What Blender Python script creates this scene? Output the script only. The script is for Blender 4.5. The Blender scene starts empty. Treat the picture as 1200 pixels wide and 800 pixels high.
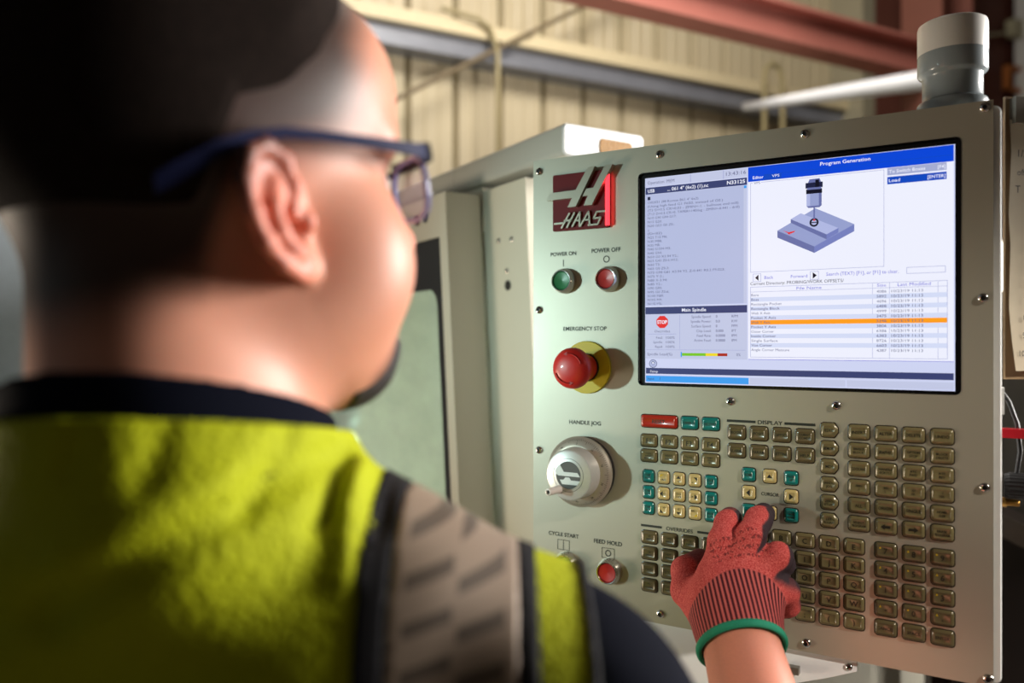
import bpy, math, random
import numpy as np
from mathutils import Vector, Matrix

SC = bpy.context.scene
COL = SC.collection
EYE = 1.55                       # camera height
FPX = 1200 * 28 / 36             # focal length in photo pixels

# ------------------------------------------------------------------ camera
cam_d = bpy.data.cameras.new('camera')
cam = bpy.data.objects.new('camera', cam_d)
COL.objects.link(cam)
cam.location = (0, 0, EYE)
cam.rotation_euler = (math.radians(90), 0, 0)
cam_d.lens = 28
cam_d.sensor_width = 36
cam_d.clip_start = 0.02
cam_d.dof.use_dof = True
cam_d.dof.focus_distance = 0.835
cam_d.dof.aperture_fstop = 2.7
SC.camera = cam

# ------------------------------------------------------------------ world, lights, exposure
SC.view_settings.view_transform = 'Standard'
SC.view_settings.look = 'None'
SC.view_settings.gamma = 1.0
SC.view_settings.use_curve_mapping = False
SC.view_settings.exposure = 0.0

world = bpy.data.worlds.new('shop_air')
SC.world = world
world.use_nodes = True
bg = world.node_tree.nodes['Background']
bg.inputs['Color'].default_value = (0.30, 0.235, 0.18, 1)
bg.inputs['Strength'].default_value = 0.16


def area_light(name, loc, target, size, power, color, shape='DISK', size_y=None):
    d = bpy.data.lights.new(name, 'AREA')
    d.shape = shape
    d.size = size
    if size_y:
        d.size_y = size_y
    d.energy = power
    d.color = color
    o = bpy.data.objects.new(name, d)
    COL.objects.link(o)
    o.location = loc
    v = Vector(target) - Vector(loc)
    o.rotation_euler = v.to_track_quat('-Z', 'Y').to_euler()
    return o


# hard cool work light standing to the operator's left, level with the panel
sp_d = bpy.data.lights.new('work_light', 'SPOT')
sp_d.energy = 98
sp_d.color = (0.70, 1.0, 0.98)
sp_d.shadow_soft_size = 0.045
sp_d.spot_size = math.radians(24)
sp_d.spot_blend = 1.0
sp_o = bpy.data.objects.new('work_light', sp_d)
COL.objects.link(sp_o)
sp_o.location = (-2.0, 0.16, EYE + 0.02)
sp_o.rotation_euler = (Vector((-0.10, 1.02, EYE + 0.0)) - sp_o.location).to_track_quat('-Z', 'Y').to_euler()
# broad daylight from the open shop door on the right behind the camera
area_light('door_daylight', (2.9, 1.25, EYE + 0.50), (0.0, 0.5, EYE - 0.02), 1.0, 235, (1.0, 0.95, 0.90), 'RECTANGLE', 1.2)
# unseen warm fill added low in front of the machine, beyond the operator
area_light('warm_fill', (-1.75, 1.05, EYE - 0.55), (0.05, 1.0, EYE - 0.1), 0.5, 17, (1.0, 0.84, 0.66))
# narrow unseen spot added behind the camera's right shoulder for hand and keypad
tk_d = bpy.data.lights.new('hand_spot', 'SPOT')
tk_d.energy = 190
tk_d.color = (1.0, 0.91, 0.80)
tk_d.shadow_soft_size = 0.06
tk_d.spot_size = math.radians(14)
tk_d.spot_blend = 0.6
tk_o = bpy.data.objects.new('hand_spot', tk_d)
COL.objects.link(tk_o)
tk_o.location = (1.6, -0.9, EYE + 1.2)
tk_o.rotation_euler = (Vector((0.26, 0.75, EYE - 0.27)) - tk_o.location).to_track_quat('-Z', 'Y').to_euler()
# unseen overhead fill added to brighten the back wall
area_light('wall_fill', (0.6, 2.6, EYE + 3.2), (0.9, 5.0, EYE + 1.0), 1.6, 122, (1.0, 0.95, 0.86), 'RECTANGLE', 1.0)


# ------------------------------------------------------------------ helpers
def lin(c):
    return tuple((v / 12.92 if v <= 0.04045 else ((v + 0.055) / 1.055) ** 2.4) for v in (x / 255 for x in c))


MATS = {}


def mat(name, rgb, rough=0.5, metal=0.0, noise=0.05, nscale=30.0, bump=0.0, bscale=200.0, coat=0.0,
        emit=0.0, sss=0.0, spec=0.5, stretch=None, attr=None):
    """principled material with a little procedural variation; rgb in 0..255 sRGB"""
    if name in MATS:
        return MATS[name]
    m = bpy.data.materials.new(name)
    m.use_nodes = True
    nt = m.node_tree
    b = nt.nodes['Principled BSDF']
    c = lin(rgb)
    b.inputs['Base Color'].default_value = (*c, 1)
    b.inputs['Roughness'].default_value = rough
    b.inputs['Metallic'].default_value = metal
    b.inputs['Specular IOR Level'].default_value = spec
    b.inputs['Coat Weight'].default_value = coat
    b.inputs['Coat Roughness'].default_value = 0.08
    if emit:
        b.inputs['Emission Color'].default_value = (*c, 1)
        b.inputs['Emission Strength'].default_value = emit
        b.inputs['Base Color'].default_value = (0.0, 0.0, 0.0, 1)
        b.inputs['Roughness'].default_value = 0.25
    if sss:
        b.inputs['Subsurface Weight'].default_value = sss
        b.inputs['Subsurface Radius'].default_value = (0.012, 0.004, 0.002)
        b.inputs['Subsurface Scale'].default_value = 1.0
    tc = nt.nodes.new('ShaderNodeTexCoord')
    vec = tc.outputs['Object']
    if stretch:
        mp = nt.nodes.new('ShaderNodeMapping')
        mp.inputs['Scale'].default_value = stretch
        nt.links.new(vec, mp.inputs['Vector'])
        vec = mp.outputs['Vector']
    if noise and not emit:
        n = nt.nodes.new('ShaderNodeTexNoise')
        n.inputs['Scale'].default_value = nscale
        n.inputs['Detail'].default_value = 4
        nt.links.new(vec, n.inputs['Vector'])
        mx = nt.nodes.new('ShaderNodeMix')
        mx.data_type = 'RGBA'
        mx.inputs[6].default_value = (*[v * (1 - noise * 2) for v in c], 1)
        mx.inputs[7].default_value = (*[min(1, v * (1 + noise * 2)) for v in c], 1)
        nt.links.new(n.outputs['Fac'], mx.inputs[0])
        nt.links.new(mx.outputs[2], b.inputs['Base Color'])
    if bump:
        n2 = nt.nodes.new('ShaderNodeTexNoise')
        n2.inputs['Scale'].default_value = bscale
        n2.inputs['Detail'].default_value = 3
        nt.links.new(vec, n2.inputs['Vector'])
        bp = nt.nodes.new('ShaderNodeBump')
        bp.inputs['Strength'].default_value = bump
        bp.inputs['Distance'].default_value = 0.002
        nt.links.new(n2.outputs['Fac'], bp.inputs['Height'])
        nt.links.new(bp.outputs['Normal'], b.inputs['Normal'])
    MATS[name] = m
    return m


def props(o, label=None, cat=None, group=None, kind=None):
    if label:
        o['label'] = label
    if cat:
        o['category'] = cat
    if group:
        o['group'] = group
    if kind:
        o['kind'] = kind
    return o


def empty(name, loc, rz=0.0):
    o = bpy.data.objects.new(name, None)
    COL.objects.link(o)
    o.location = loc
    o.rotation_euler = (0, 0, rz)
    o.empty_display_size = 0.05
    return o


def link(name, me, parent=None):
    o = bpy.data.objects.new(name, me)
    COL.objects.link(o)
    o.parent = parent
    return o


class MB:
    """collects faces; build() links them as one mesh object"""

    def __init__(self):
        self.v = []
        self.f = []
        self.m = []

    def add(self, vs, fs, mi=0):
        n = len(self.v)
        self.v.extend([tuple(p) for p in vs])
        for f in fs:
            self.f.append([i + n for i in f])
            self.m.append(mi)
        return self

    def box(self, x0, x1, y0, y1, z0, z1, mi=0):
        vs = [(x, y, z) for x in (x0, x1) for y in (y0, y1) for z in (z0, z1)]
        return self.add(vs, [(0, 1, 3, 2), (4, 6, 7, 5), (0, 4, 5, 1), (2, 3, 7, 6), (0, 2, 6, 4), (1, 5, 7, 3)], mi)

    def loft(self, rings, mi=0, cap0=True, cap1=True, mis=None, closed=True):
        """rings: lists of points of equal length"""
        n = len(rings[0])
        base = len(self.v)
        for r in rings:
            self.v.extend([tuple(p) for p in r])
        for i in range(len(rings) - 1):
            q = mis[i] if mis else mi
            for j in range(n if closed else n - 1):
                k = (j + 1) % n
                self.f.append([base + i * n + j, base + i * n + k, base + (i + 1) * n + k, base + (i + 1) * n + j])
                self.m.append(q)
        if cap0:
            self.f.append([base + j for j in range(n)][::-1])
            self.m.append(mis[0] if mis else mi)
        if cap1:
            self.f.append([base + (len(rings) - 1) * n + j for j in range(n)])
            self.m.append(mis[-1] if mis else mi)
        return self

    def lathe(self, c, axis, prof, n=32, mi=0, mis=None, cap0=True, cap1=True):
        """prof: (radius, distance along axis)"""
        a = Vector(axis).normalized()
        t = Vector((0, 0, 1)) if abs(a.z) < 0.9 else Vector((1, 0, 0))
        e1 = a.cross(t).normalized()
        e2 = a.cross(e1).normalized()
        c = Vector(c)
        rings = [[c + a * d + (e1 * math.cos(2 * math.pi * j / n) + e2 * math.sin(2 * math.pi * j / n)) * r
                  for j in range(n)] for r, d in prof]
        return self.loft(rings, mi, cap0, cap1, mis)

    def tube(self, pts, r, n=10, mi=0):
        pts = [Vector(p) for p in pts]
        rs = r if isinstance(r, (list, tuple)) else [r] * len(pts)
        rings = []
        prev = None
        for i, p in enumerate(pts):
            d = (pts[min(i + 1, len(pts) - 1)] - pts[max(i - 1, 0)]).normalized()
            if prev is None:
                t = Vector((0, 0, 1)) if abs(d.z) < 0.9 else Vector((1, 0, 0))
                e1 = d.cross(t).normalized()
            else:
                e1 = (prev - d * prev.dot(d)).normalized()
            prev = e1
            e2 = d.cross(e1)
            rings.append([p + (e1 * math.cos(2 * math.pi * j / n) + e2 * math.sin(2 * math.pi * j / n)) * rs[i]
                          for j in range(n)])
        return self.loft(rings, mi)

    def prism(self, poly, y0, y1, mi=0, side=None):
        """poly of (x, z); y0 is the front (towards -y)"""
        a = 0.0
        for i in range(len(poly)):
            x1, z1 = poly[i]
            x2, z2 = poly[(i + 1) % len(poly)]
            a += x1 * z2 - x2 * z1
        if a < 0:
            poly = poly[::-1]
        n = len(poly)
        base = len(self.v)
        self.v.extend([(x, y0, z) for x, z in poly] + [(x, y1, z) for x, z in poly])
        self.f.append([base + i for i in range(n)])
        self.m.append(mi)
        self.f.append([base + n + i for i in range(n)][::-1])
        self.m.append(mi)
        for i in range(n):
            k = (i + 1) % n
            self.f.append([base + k, base + i, base + n + i, base + n + k])
            self.m.append(mi if side is None else side)
        return self

    def build(self, name, mats, parent=None, smooth=None):
        me = bpy.data.meshes.new(name)
        me.from_pydata(self.v, [], self.f)
        for m in (mats if isinstance(mats, (list, tuple)) else [mats]):
            me.materials.append(m)
        me.polygons.foreach_set('material_index', self.m)
        if smooth:
            me.polygons.foreach_set('use_smooth', [True] * len(me.polygons))
            me.set_sharp_from_angle(angle=math.radians(smooth))
        me.update()
        return link(name, me, parent)


def rrect(cx, cz, w, h, r, seg=4):
    """rounded rectangle outline, counter-clockwise seen from -y"""
    pts = []
    for sx, sz, a0 in ((1, 1, 0), (-1, 1, 90), (-1, -1, 180), (1, -1, 270)):
        for k in range(seg + 1):
            a = math.radians(a0 + 90 * k / seg)
            pts.append((cx + sx * (w / 2 - r) + r * math.cos(a), cz + sz * (h / 2 - r) + r * math.sin(a)))
    return pts


_TXT = {}


def text_geo(s, res=2, bold=0.0):
    key = (s, res, bold)
    if key in _TXT:
        return _TXT[key]
    cu = bpy.data.curves.new('t', 'FONT')
    cu.body = s
    cu.resolution_u = res
    cu.offset = bold
    o = bpy.data.objects.new('t', cu)
    COL.objects.link(o)
    dg = bpy.context.evaluated_depsgraph_get()
    me = bpy.data.meshes.new_from_object(o.evaluated_get(dg))
    vs = [(v.co.x, v.co.y) for v in me.vertices]
    fs = [tuple(p.vertices) for p in me.polygons]
    bpy.data.objects.remove(o)
    bpy.data.curves.remove(cu)
    bpy.data.meshes.remove(me)
    if vs:
        x0 = min(v[0] for v in vs)
        x1 = max(v[0] for v in vs)
    else:
        x0, x1 = 0, 1
    _TXT[key] = (vs, fs, x0, x1)
    return _TXT[key]


def put_text(mb, s, x, z, cap, y, width=None, align='L', mi=0, bold=0.0, res=2):
    """flat lettering in the x-z plane at depth y, z = baseline, cap = capital height"""
    vs, fs, x0, x1 = text_geo(s, res, bold)
    if not vs:
        return mb
    k = cap / 0.729
    kx = (width / (x1 - x0)) if width else k * 0.95
    w = (x1 - x0) * kx
    ox = {'L': 0, 'C': -w / 2, 'R': -w}[align]
    mb.add([(x + ox + (vx - x0) * kx, y, z + vz * k) for vx, vz in vs], fs, mi)
    return mb


def ray(x, y, Y):
    """photo pixel at a known depth -> world point"""
    return Vector(((x - 600) / FPX * Y, Y, EYE + (400 - y) / FPX * Y))


def on_plane(ox, oy, ang, x, y, d=0.0):
    """photo pixel on an upright plane -> (along, height above eye); d = distance in front of the plane"""
    ux, uy = math.cos(ang), math.sin(ang)
    k = (x - 600) / FPX
    ox, oy = ox + uy * d, oy - ux * d
    s = (k * oy - ox) / (ux - k * uy)
    return s, (400 - y) / FPX * (oy + s * uy)
# ------------------------------------------------------------------ setting
M_floor = mat('floor_concrete', (96, 88, 80), 0.7, noise=0.15, nscale=3, bump=0.2, bscale=60)
MB().box(-7, 7, -4, 9, -0.1, 0).build('floor', M_floor)
props(bpy.data.objects['floor'], 'grey brown concrete shop floor', kind='structure')

WA = math.atan2(0.466, 0.885)
wall = empty('wall_back', (0, 4.97, 0), WA)
props(wall, 'cream ribbed metal shop wall with a grey girt', kind='structure')
M_sheet = mat('wall_sheet', (190, 176, 146), 0.45, noise=0.06, nscale=2.5, stretch=(1, 1, 0.2))
M_seam = mat('wall_seam', (120, 108, 76), 0.6)
MB().box(-4.6, 2.9, 0.03, 0.08, 0, 6).build('wall_backing', M_seam, wall)
PIT = 0.3048
sheet = None
for i in range(-14, 12):
    x0 = -0.688 + (i) * PIT + 0.014
    if sheet is None:
        q = MB()
        w = PIT - 0.028
        # a tray with folded edges and two faint stiffening swages
        prof = [(0, 0.03), (0.008, 0.0), (w * .33 - .012, 0.0), (w * .33, 0.006), (w * .33 + .012, 0), (w * .66 - .012, 0), (w * .66, .006),
                (w * .66 + .012, 0), (w - 0.008, 0.0), (w, 0.03)]
        q.loft([[(px_, py_, z) for px_, py_ in prof] for z in (0, 6)], 0, False, False, closed=False)
        sheet = q.build('wall_panel', M_sheet, wall)
        o = sheet
    else:
        o = link('wall_panel', sheet.data, wall)
    o.location = (x0, 0, 0)
M_girt = mat('galvanised_girt', (128, 130, 138), 0.4, 0.3, noise=0.12, nscale=6)
M_lip = mat('girt_lip', (208, 192, 156), 0.5)
q = MB()
q.box(-4.6, 2.86, -0.12, -0.002, EYE + 1.655, EYE + 1.785)
q.box(-4.6, 2.86, -0.16, -0.12, EYE + 1.655, EYE + 1.685)
q.build('girt', M_girt, wall)
MB().box(-4.6, 2.86, -0.17, -0.002, EYE + 1.787, EYE + 1.865).build('girt_lip', M_lip, wall)
M_cond = mat('conduit_paint', (158, 144, 106), 0.45)
q = MB()
q.tube([(-0.55, -0.19, EYE + 1.90), (-0.33, -0.20, EYE + 1.88), (-0.25, -0.2, EYE + 1.84), (-0.2, -0.2, EYE + 1.7), (-0.2, -0.2, EYE + 0.3), (-.2, -.2, .3)], 0.015, 8)
q.build('conduit', M_cond, wall)
M_rod = mat('brace_rod', (112, 96, 70), 0.6)
q = MB()
a = on_plane(0, 4.97, WA, 478, 128)
b = on_plane(0, 4.97, WA, 720, -12)
q.tube([(a[0] - 1.2, -0.185, EYE + a[1] - 0.66), (b[0] + 0.6, -0.185, EYE + b[1] + .34)], 0.014, 8)
q.build('brace_rod', M_rod, wall)
q = MB()
lp = [on_plane(0, 4.97, WA, x, y) for x, y in ((866, 190), (866, 105), (868, 92), (875, 86), (883, 92), (887, 108), (887, 190))]
q.tube([(s, -0.25, EYE + h) for s, h in lp], 0.019, 8)
q.build('conduit_loop', M_cond, wall)

# primer-red steel: beam along the shop, column and cladding past the end of the cream wall
M_red = mat('red_primer', (172, 106, 94), 0.55, noise=0.08, nscale=5)
M_redd = mat('dark_red_primer', (104, 58, 46), 0.6, noise=0.12, nscale=4)
beam = empty('steel_beam', (0, 3.6, EYE + 1.665), WA)
props(beam, 'primer red steel I-beam running under the shop roof', kind='structure')
q = MB()
q.box(-2.5, 2.98, 0, 0.16, 0, 0.022)
q.box(-2.5, 2.98, 0, 0.16, 0.193, 0.215)
q.box(-2.5, 2.98, 0.07, 0.09, 0.022, 0.193)
q.build('beam_section', M_red, beam)
pc = empty('steel_column', (0, 3.6, 0), WA)
props(pc, 'dark red steel column carrying the roof beam', kind='structure')
q = MB()
q.box(2.98, 3.0, -.06, .22, 0, 6).box(3.28, 3.30, -.06, .22, 0, 6).box(3.0, 3.28, .07, .09, 0, 6)
q.build('column_section', M_redd, pc)
wr = empty('wall_right', (0, 4.97, 0), WA)
props(wr, 'dark red steel clad wall beyond the cream wall', kind='structure')
MB().box(2.98, 8.0, -0.3, -0.2, 0, 6).build('cladding', M_redd, wr)
M_post = mat('grey_post', (150, 142, 120), 0.5)
MB().box(2.84, 2.98, -0.3, 0.0, 0, 6).build('corner_post', M_post, wr)
q = MB()
q.box(3.5, 3.56, -.36, -.3, 0, 6).box(3.82, 3.88, -.36, -.3, 0, 6).box(3.56, 3.82, -.34, -.32, 0, 6)
q.build('upright', mat('brown_upright', (122, 76, 58), .55), wr)
MB().box(2.98, 3.42, -.36, -.3, 0, EYE + 1.58).build('lower_panel', M_red, wr)
a = on_plane(0, 4.97, WA, 1183, 36, .36)
q = MB().box(a[0] - .06, a[0] + .06, -.44, -.36, EYE + a[1] - .07, EYE + a[1] + .07)
q.tube([(a[0] - .06, -.39, EYE + a[1] - .04), (a[0] - .3, -.36, EYE + a[1] - .09)], .012, 8)
q.build('junction_box', mat('box_cream', (196, 190, 158), .5), wr)
a = on_plane(0, 4.97, WA, 1182, 92, .36)
q = MB()
q.box(a[0] - .09, a[0] + .3, -.42, -.36, EYE + a[1] + .06, EYE + a[1] + .09).box(a[0] - .09, a[0] + .3, -.42, -.36, EYE + a[1] - .12, EYE + a[1] - .09)
q.box(a[0] - .09, a[0] - .06, -.42, -.36, EYE + a[1] - .12, EYE + a[1] + .06)
q.build('orange_bracket', mat('orange_paint', (188, 112, 52), .5), wr)
a = on_plane(0, 4.97, WA, 1200, 60, .45)  # white strip, its colour standing in for the bright window edge
MB().box(a[0] + .02, a[0] + .3, -.48, -.36, 0, 6).build('bright_edge_strip', mat('white_paint', (238, 236, 230), .4), wr)
wl = MB().box(-4.3, -4.2, -4, 3.2, 0, 6).build('wall_left', mat('left_wall_grey', (126, 138, 144), .6))
props(wl, 'plain grey wall on the left of the shop', kind='structure')

ce = MB().box(-7, 7, -4, 9, 6, 6.1).build('ceiling', mat('roof_deck', (74, 62, 54), .8, noise=.1, nscale=2))
props(ce, 'dark roof deck over the shop', kind='structure')
# overhead white duct
p1, p2 = ray(880, 124, 4.7), ray(1082, 94, 4.15)
duct = MB()
d_ = (p2 - p1)
duct.tube([p1 - d_ * .05, p1 + d_ * .2, p1 + d_ * .6, p2, p2 + d_ * .06], [.024, .03, .042, .052, .052], 16)
o = duct.build('air_pipe', mat('white_pipe', (235, 235, 240), .35), None, 40)
props(o, 'white air pipe slung under the red steel beam', 'pipe')

# grey-blue equipment cabinet at the far left
cab = empty('equipment_cabinet', (-2.20, 2.75, 0), math.radians(12))
props(cab, 'tall blue grey steel equipment cabinet behind the operator', 'cabinet')
M_cab = mat('cabinet_grey', (186, 198, 206), .5)
MB().box(-.6, .6, 0, .6, 0.05, 2.1).build('cabinet_body', M_cab, cab)
MB().box(-.6, .6, .02, .58, 0, .05).build('plinth', mat('black_rubber', (22, 22, 24), .6), cab)
for sx in (-1, 1):
    dr = MB().box(min(sx * .01, sx * .58), max(sx * .01, sx * .58), -.02, 0, .08, 2.06).build('cabinet_door', M_cab, cab)
    MB().tube([(sx * .06, -.05, .95), (sx * .06, -.05, 1.15)], .01, 8).build('handle', mat('chrome', (215, 212, 208), .14, 1.0, noise=0.02), dr)

# brown tool cart seen past the pendant's right edge
cart = empty('tool_cart', (1.30, 1.42, 0), math.radians(-8))
props(cart, 'brown steel tool cart with a black hose coil beyond the control pendant', 'cart')
M_cart = mat('cart_brown', (48, 34, 26), .55, noise=.15, nscale=8)
for z in (.25, .75, 1.2, 1.60):
    MB().box(-.42, .42, -.28, .28, z, z + .04).build('shelf', M_cart, cart)
for sx in (-1, 1):
    for sy in (-1, 1):
        MB().box(sx * .41 - .02, sx * .41 + .02, sy * .27 - .02, sy * .27 + .02, 0.08, 1.66).build('post', M_cart, cart)
        MB().lathe((sx * .41 - .015, sy * .27, .045), (1, 0, 0), [(.04, 0), (.045, .006), (.045, .024), (.04, .03)], 16).build('caster', mat('black_rubber', (22, 22, 24), .6), cart, 40)
MB().box(-.40, .40, .22, .24, .27, 1.62).build('back_panel', M_cart, cart)
hs = MB()
for k in range(4):
    hs.tube([(-.16 + (.13 + .012 * k) * math.cos(t / 24 * 2 * math.pi), -.285 - .02 * (k % 2), 1.38 + (.13 + .012 * k) * math.sin(t / 24 * 2 * math.pi)) for t in range(25)], .012, 8)
hs.build('hose_coil', mat('black_rubber', (22, 22, 24), .6), cart, 60)
for k, (x, z, w, h) in enumerate(((-.35, .29, .2, .18), (-.1, .29, .16, .25), (.12, .29, .2, .15), (-.3, .79, .12, .1), (.08, .79, .22, .2), (-.38, 1.24, .2, .26), (-.1, 1.24, .25, .2))):
    MB().box(x, x + w, -.2, .1, z, z + h).build('bin', mat('bin_dark', (34, 26, 22), .5), cart)

# ------------------------------------------------------------------ machining centre
QX, QY = 0.074, 1.15
QA = math.atan2(-0.857, 0.515)
mach = empty('machining_centre', (QX, QY, 0), QA)
props(mach, 'cream and grey machining centre with a windowed sliding door', 'machine')
M_mach = mat('machine_cream', (206, 202, 184), .35, noise=.02, nscale=4, bump=.04, bscale=400)
M_beam = mat('machine_grey', (178, 180, 172), .3, noise=.02, nscale=4, bump=.03, bscale=400)
M_white = mat('machine_white', (240, 242, 242), .3, noise=.01)
M_black = mat('black_gasket', (20, 20, 22), .45)
M_chrome = mat('chrome', (215, 212, 208), .14, 1.0, noise=0.02)
M_inside = mat('machine_inside', (214, 224, 216), .45)


def mp(x, y, d=0.0):
    return on_plane(QX, QY, QA, x, y, d)


def slope(z):          # the front leans in slightly towards the floor
    return max(0.0, 0.05 * (0.26 - z))


# top cover beam
def ring_yz(x, y0, y1, z0, z1, r):
    pts = rrect((y0 + y1) / 2, (z0 + z1) / 2, y1 - y0, z1 - z0, r, 3)
    return [(x, a_, EYE + b_) for a_, b_ in pts]


q = MB()
q.loft([ring_yz(-2.6, 0, .152, .27, .317, .008), ring_yz(-.003, 0, .152, .27, .317, .008)], 0)
o = q.build('top_cover', M_beam, mach, 30)
q = MB()
q.loft([ring_yz(-.003, 0, .152, .27, .317, .008), ring_yz(0.0, .002, .150, .272, .315, .007)], 0)
q.build('end_cap', M_white, mach, 30)
q = MB()  # tan patch standing in for the cutout in the end face
q.loft([ring_yz(.0, .065, .128, .278, .302, .006), ring_yz(.0012, .066, .127, .279, .301, .006)], 0)
q.build('cutout_patch', mat('cutout_patch', (150, 112, 60), .6, .1, noise=.2, nscale=150, bump=.5, bscale=250), mach, 30)
MB().box(-.3565, -.355, -.0008, 0, EYE + .271, EYE + .316).build('cover_seam', mat('seam_light', (226, 228, 222), .4), mach)

# column beside the pendant
z0_, z1_ = -EYE, .268
q = MB()
zs = [-EYE, -.8, -.4, 0, .26]
q.loft([[(-.30, .012 + slope(z), EYE + z), (-.123, .012 + slope(z), EYE + z), (-.123, .2 + slope(z), EYE + z), (-.30, .2 + slope(z), EYE + z)] for z in zs])
col_ = q.build('column', M_mach, mach)
scr = None


def cap_screw(parent, c, axis, r=.0042, name='screw'):
    q = MB()
    q.lathe(c, axis, [(r, 0), (r, .0008), (r * .9, .0018), (r * .65, .0026), (r * .45, .0028), (r * .42, .0012), (.0001, .0012)], 16, mis=[0, 0, 0, 0, 0, 1, 1], cap0=False)
    return q.build(name, [M_chrome, M_black], parent, 40)


for x, y in ((582, 282), (597, 280), (590, 317)):
    s, h = mp(x, y, -.012)
    cap_screw(col_, (s, .012 + slope(h), EYE + h), (0, -1, 0), .005)
s, h = mp(590.5, 334, -.012)
q = MB().lathe((s, .0115 + slope(h), EYE + h), (0, -1, 0), [(.0085, 0), (.0085, .001), (.0001, .001)], 20)
q.build('plug', M_black, col_, 40)

# sliding door with window
door = empty('door', (0, 0, 0))
door.parent = mach
DO = .061               # the door stands this far in front of the column
DX0, DX1 = -1.45, -.262
DZ0, DZ1 = -.75, .253


def dq(x, z, dep=0.0):
    return (x, -DO + dep + slope(z), EYE + z)


s_r, h_t = mp(512.5, 277, DO)      # outer edge of the black gasket
s_g, h_g = mp(504, 338, DO)        # edge of the clear glass
WL, WB = -1.3, -.62
q = MB()
for (xa, xb, za, zb) in ((DX0, DX1, h_t, DZ1), (DX0, DX1, DZ0, WB), (DX0, WL, WB, h_t), (s_r, DX1, WB, h_t)):
    vs = [dq(xa, za), dq(xb, za), dq(xb, zb), dq(xa, zb), (xa, .005 + slope(za), EYE + za), (xb, .005 + slope(za), EYE + za),
          (xb, .005 + slope(zb), EYE + zb), (xa, .005 + slope(zb), EYE + zb)]
    q.add(vs, [(0, 1, 2, 3), (5, 4, 7, 6), (1, 5, 6, 2), (4, 0, 3, 7), (3, 2, 6, 7), (4, 5, 1, 0)])
q.build('door_frame', M_mach, door)
# gasket: band between outer rectangle and rounded clear opening
out_ = [(s_r, h_t), (WL, h_t), (WL, WB), (s_r, WB)]
gl = WL + .03
rr_ = rrect((s_g + gl) / 2, (h_g + WB + .03) / 2, s_g - gl, h_g - WB - .03, .03, 5)
oo = []
for x, z in rr_:
    oo.append((s_r if x > (s_g + gl) / 2 else WL, h_t if z > (h_g + WB) / 2 else WB))
# keep the outer ring following the sides
outer = []
for (x, z) in rr_:
    cx_, cz_ = (s_g + gl) / 2, (h_g + WB + .03) / 2
    outer.append((min(max(cx_ + (x - cx_) * 10, WL), s_r), min(max(cz_ + (z - cz_) * 10, WB), h_t)))
q = MB()
q.loft([[dq(x, z, .004) for x, z in outer], [dq(x, z, .004) for x, z in rr_], [dq(x, z, .012) for x, z in rr_]], 0, False, False)
q.build('gasket', M_black, door)
gm = bpy.data.materials.new('door_glass')
gm.use_nodes = True
nt = gm.node_tree
nt.nodes.remove(nt.nodes['Principled BSDF'])
out = nt.nodes['Material Output']
tr = nt.nodes.new('ShaderNodeBsdfTransparent')
tr.inputs['Color'].default_value = (.78, .90, .82, 1)
gs = nt.nodes.new('ShaderNodeBsdfGlossy')
gs.inputs['Color'].default_value = (.9, 1, .95, 1)
gs.inputs['Roughness'].default_value = .12
df = nt.nodes.new('ShaderNodeBsdfDiffuse')
df.inputs['Color'].default_value = (.70, .82, .76, 1)
nz = nt.nodes.new('ShaderNodeTexNoise')
nz.inputs['Scale'].default_value = 9
rp = nt.nodes.new('ShaderNodeMapRange')
rp.inputs[1].default_value = .35
rp.inputs[2].default_value = .75
rp.inputs[3].default_value = .45
rp.inputs[4].default_value = .55
nt.links.new(nz.outputs['Fac'], rp.inputs[0])
m1 = nt.nodes.new('ShaderNodeMixShader')
nt.links.new(rp.outputs[0], m1.inputs[0])
nt.links.new(tr.outputs[0], m1.inputs[1])
nt.links.new(df.outputs[0], m1.inputs[2])
m2 = nt.nodes.new('ShaderNodeMixShader')
m2.inputs[0].default_value = .22
nt.links.new(m1.outputs[0], m2.inputs[1])
nt.links.new(gs.outputs[0], m2.inputs[2])
nt.links.new(m2.outputs[0], out.inputs[0])
q = MB()
q.add([dq(x, z, .010) for x, z in rr_], [list(range(len(rr_)))])
q.build('window_glass', gm, door)
for x, y in ((488, 259), (497.5, 255)):
    s, h = mp(x, y, DO)
    q = MB().lathe(dq(s, h, .0005), (0, -1, 0), [(.009, 0), (.009, .003), (.007, .005), (.0001, .005)], 16)
    q.build('bolt', M_black, door, 40)
q = MB().tube([dq(-1.36, -.25, -.0), dq(-1.36, -.25, -.05), dq(-1.36, .05, -.05), dq(-1.36, .05, 0)], .012, 10)
q.build('handle', M_black, door, 40)

# enclosure around the work area
MB().box(-.262, -.125, .2, 1.5, 0, EYE + .25).build('side_wall', M_mach, mach)
MB().box(-2.6, -2.4, .03, 1.5, 0, EYE + .25).build('side_wall', M_mach, mach)
MB().box(-2.4, -.262, 1.3, 1.5, 0, EYE + .25).build('rear_wall', M_inside, mach)
MB().box(-2.4, -.262, .2, 1.3, EYE + .22, EYE + .25).build('roof_panel', M_inside, mach)
MB().box(-2.4, -.262, .012, .2, EYE + .19, EYE + .268).build('header', M_mach, mach)
MB().box(-2.4, -1.45, .05, .1, EYE - .75, EYE + .25).build('front_panel', M_mach, mach)
MB().box(-2.4, -.262, .06, 1.3, 0.12, EYE - .72).build('machine_base', M_mach, mach)
MB().box(-1.6, -.5, .3, .95, EYE - .72, EYE - .58).build('work_table', mat('table_steel', (150, 152, 150), .35, .8, noise=.1), mach)
q = MB().lathe((-1.0, .62, EYE + .2), (0, 0, -1), [(.12, 0), (.12, .25), (.08, .28), (.06, .40), (.03, .42), (.012, .44), (.012, .56)], 24)
q.build('spindle', mat('table_steel', (150, 152, 150), .35, .8, noise=.1), mach, 40)
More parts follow.
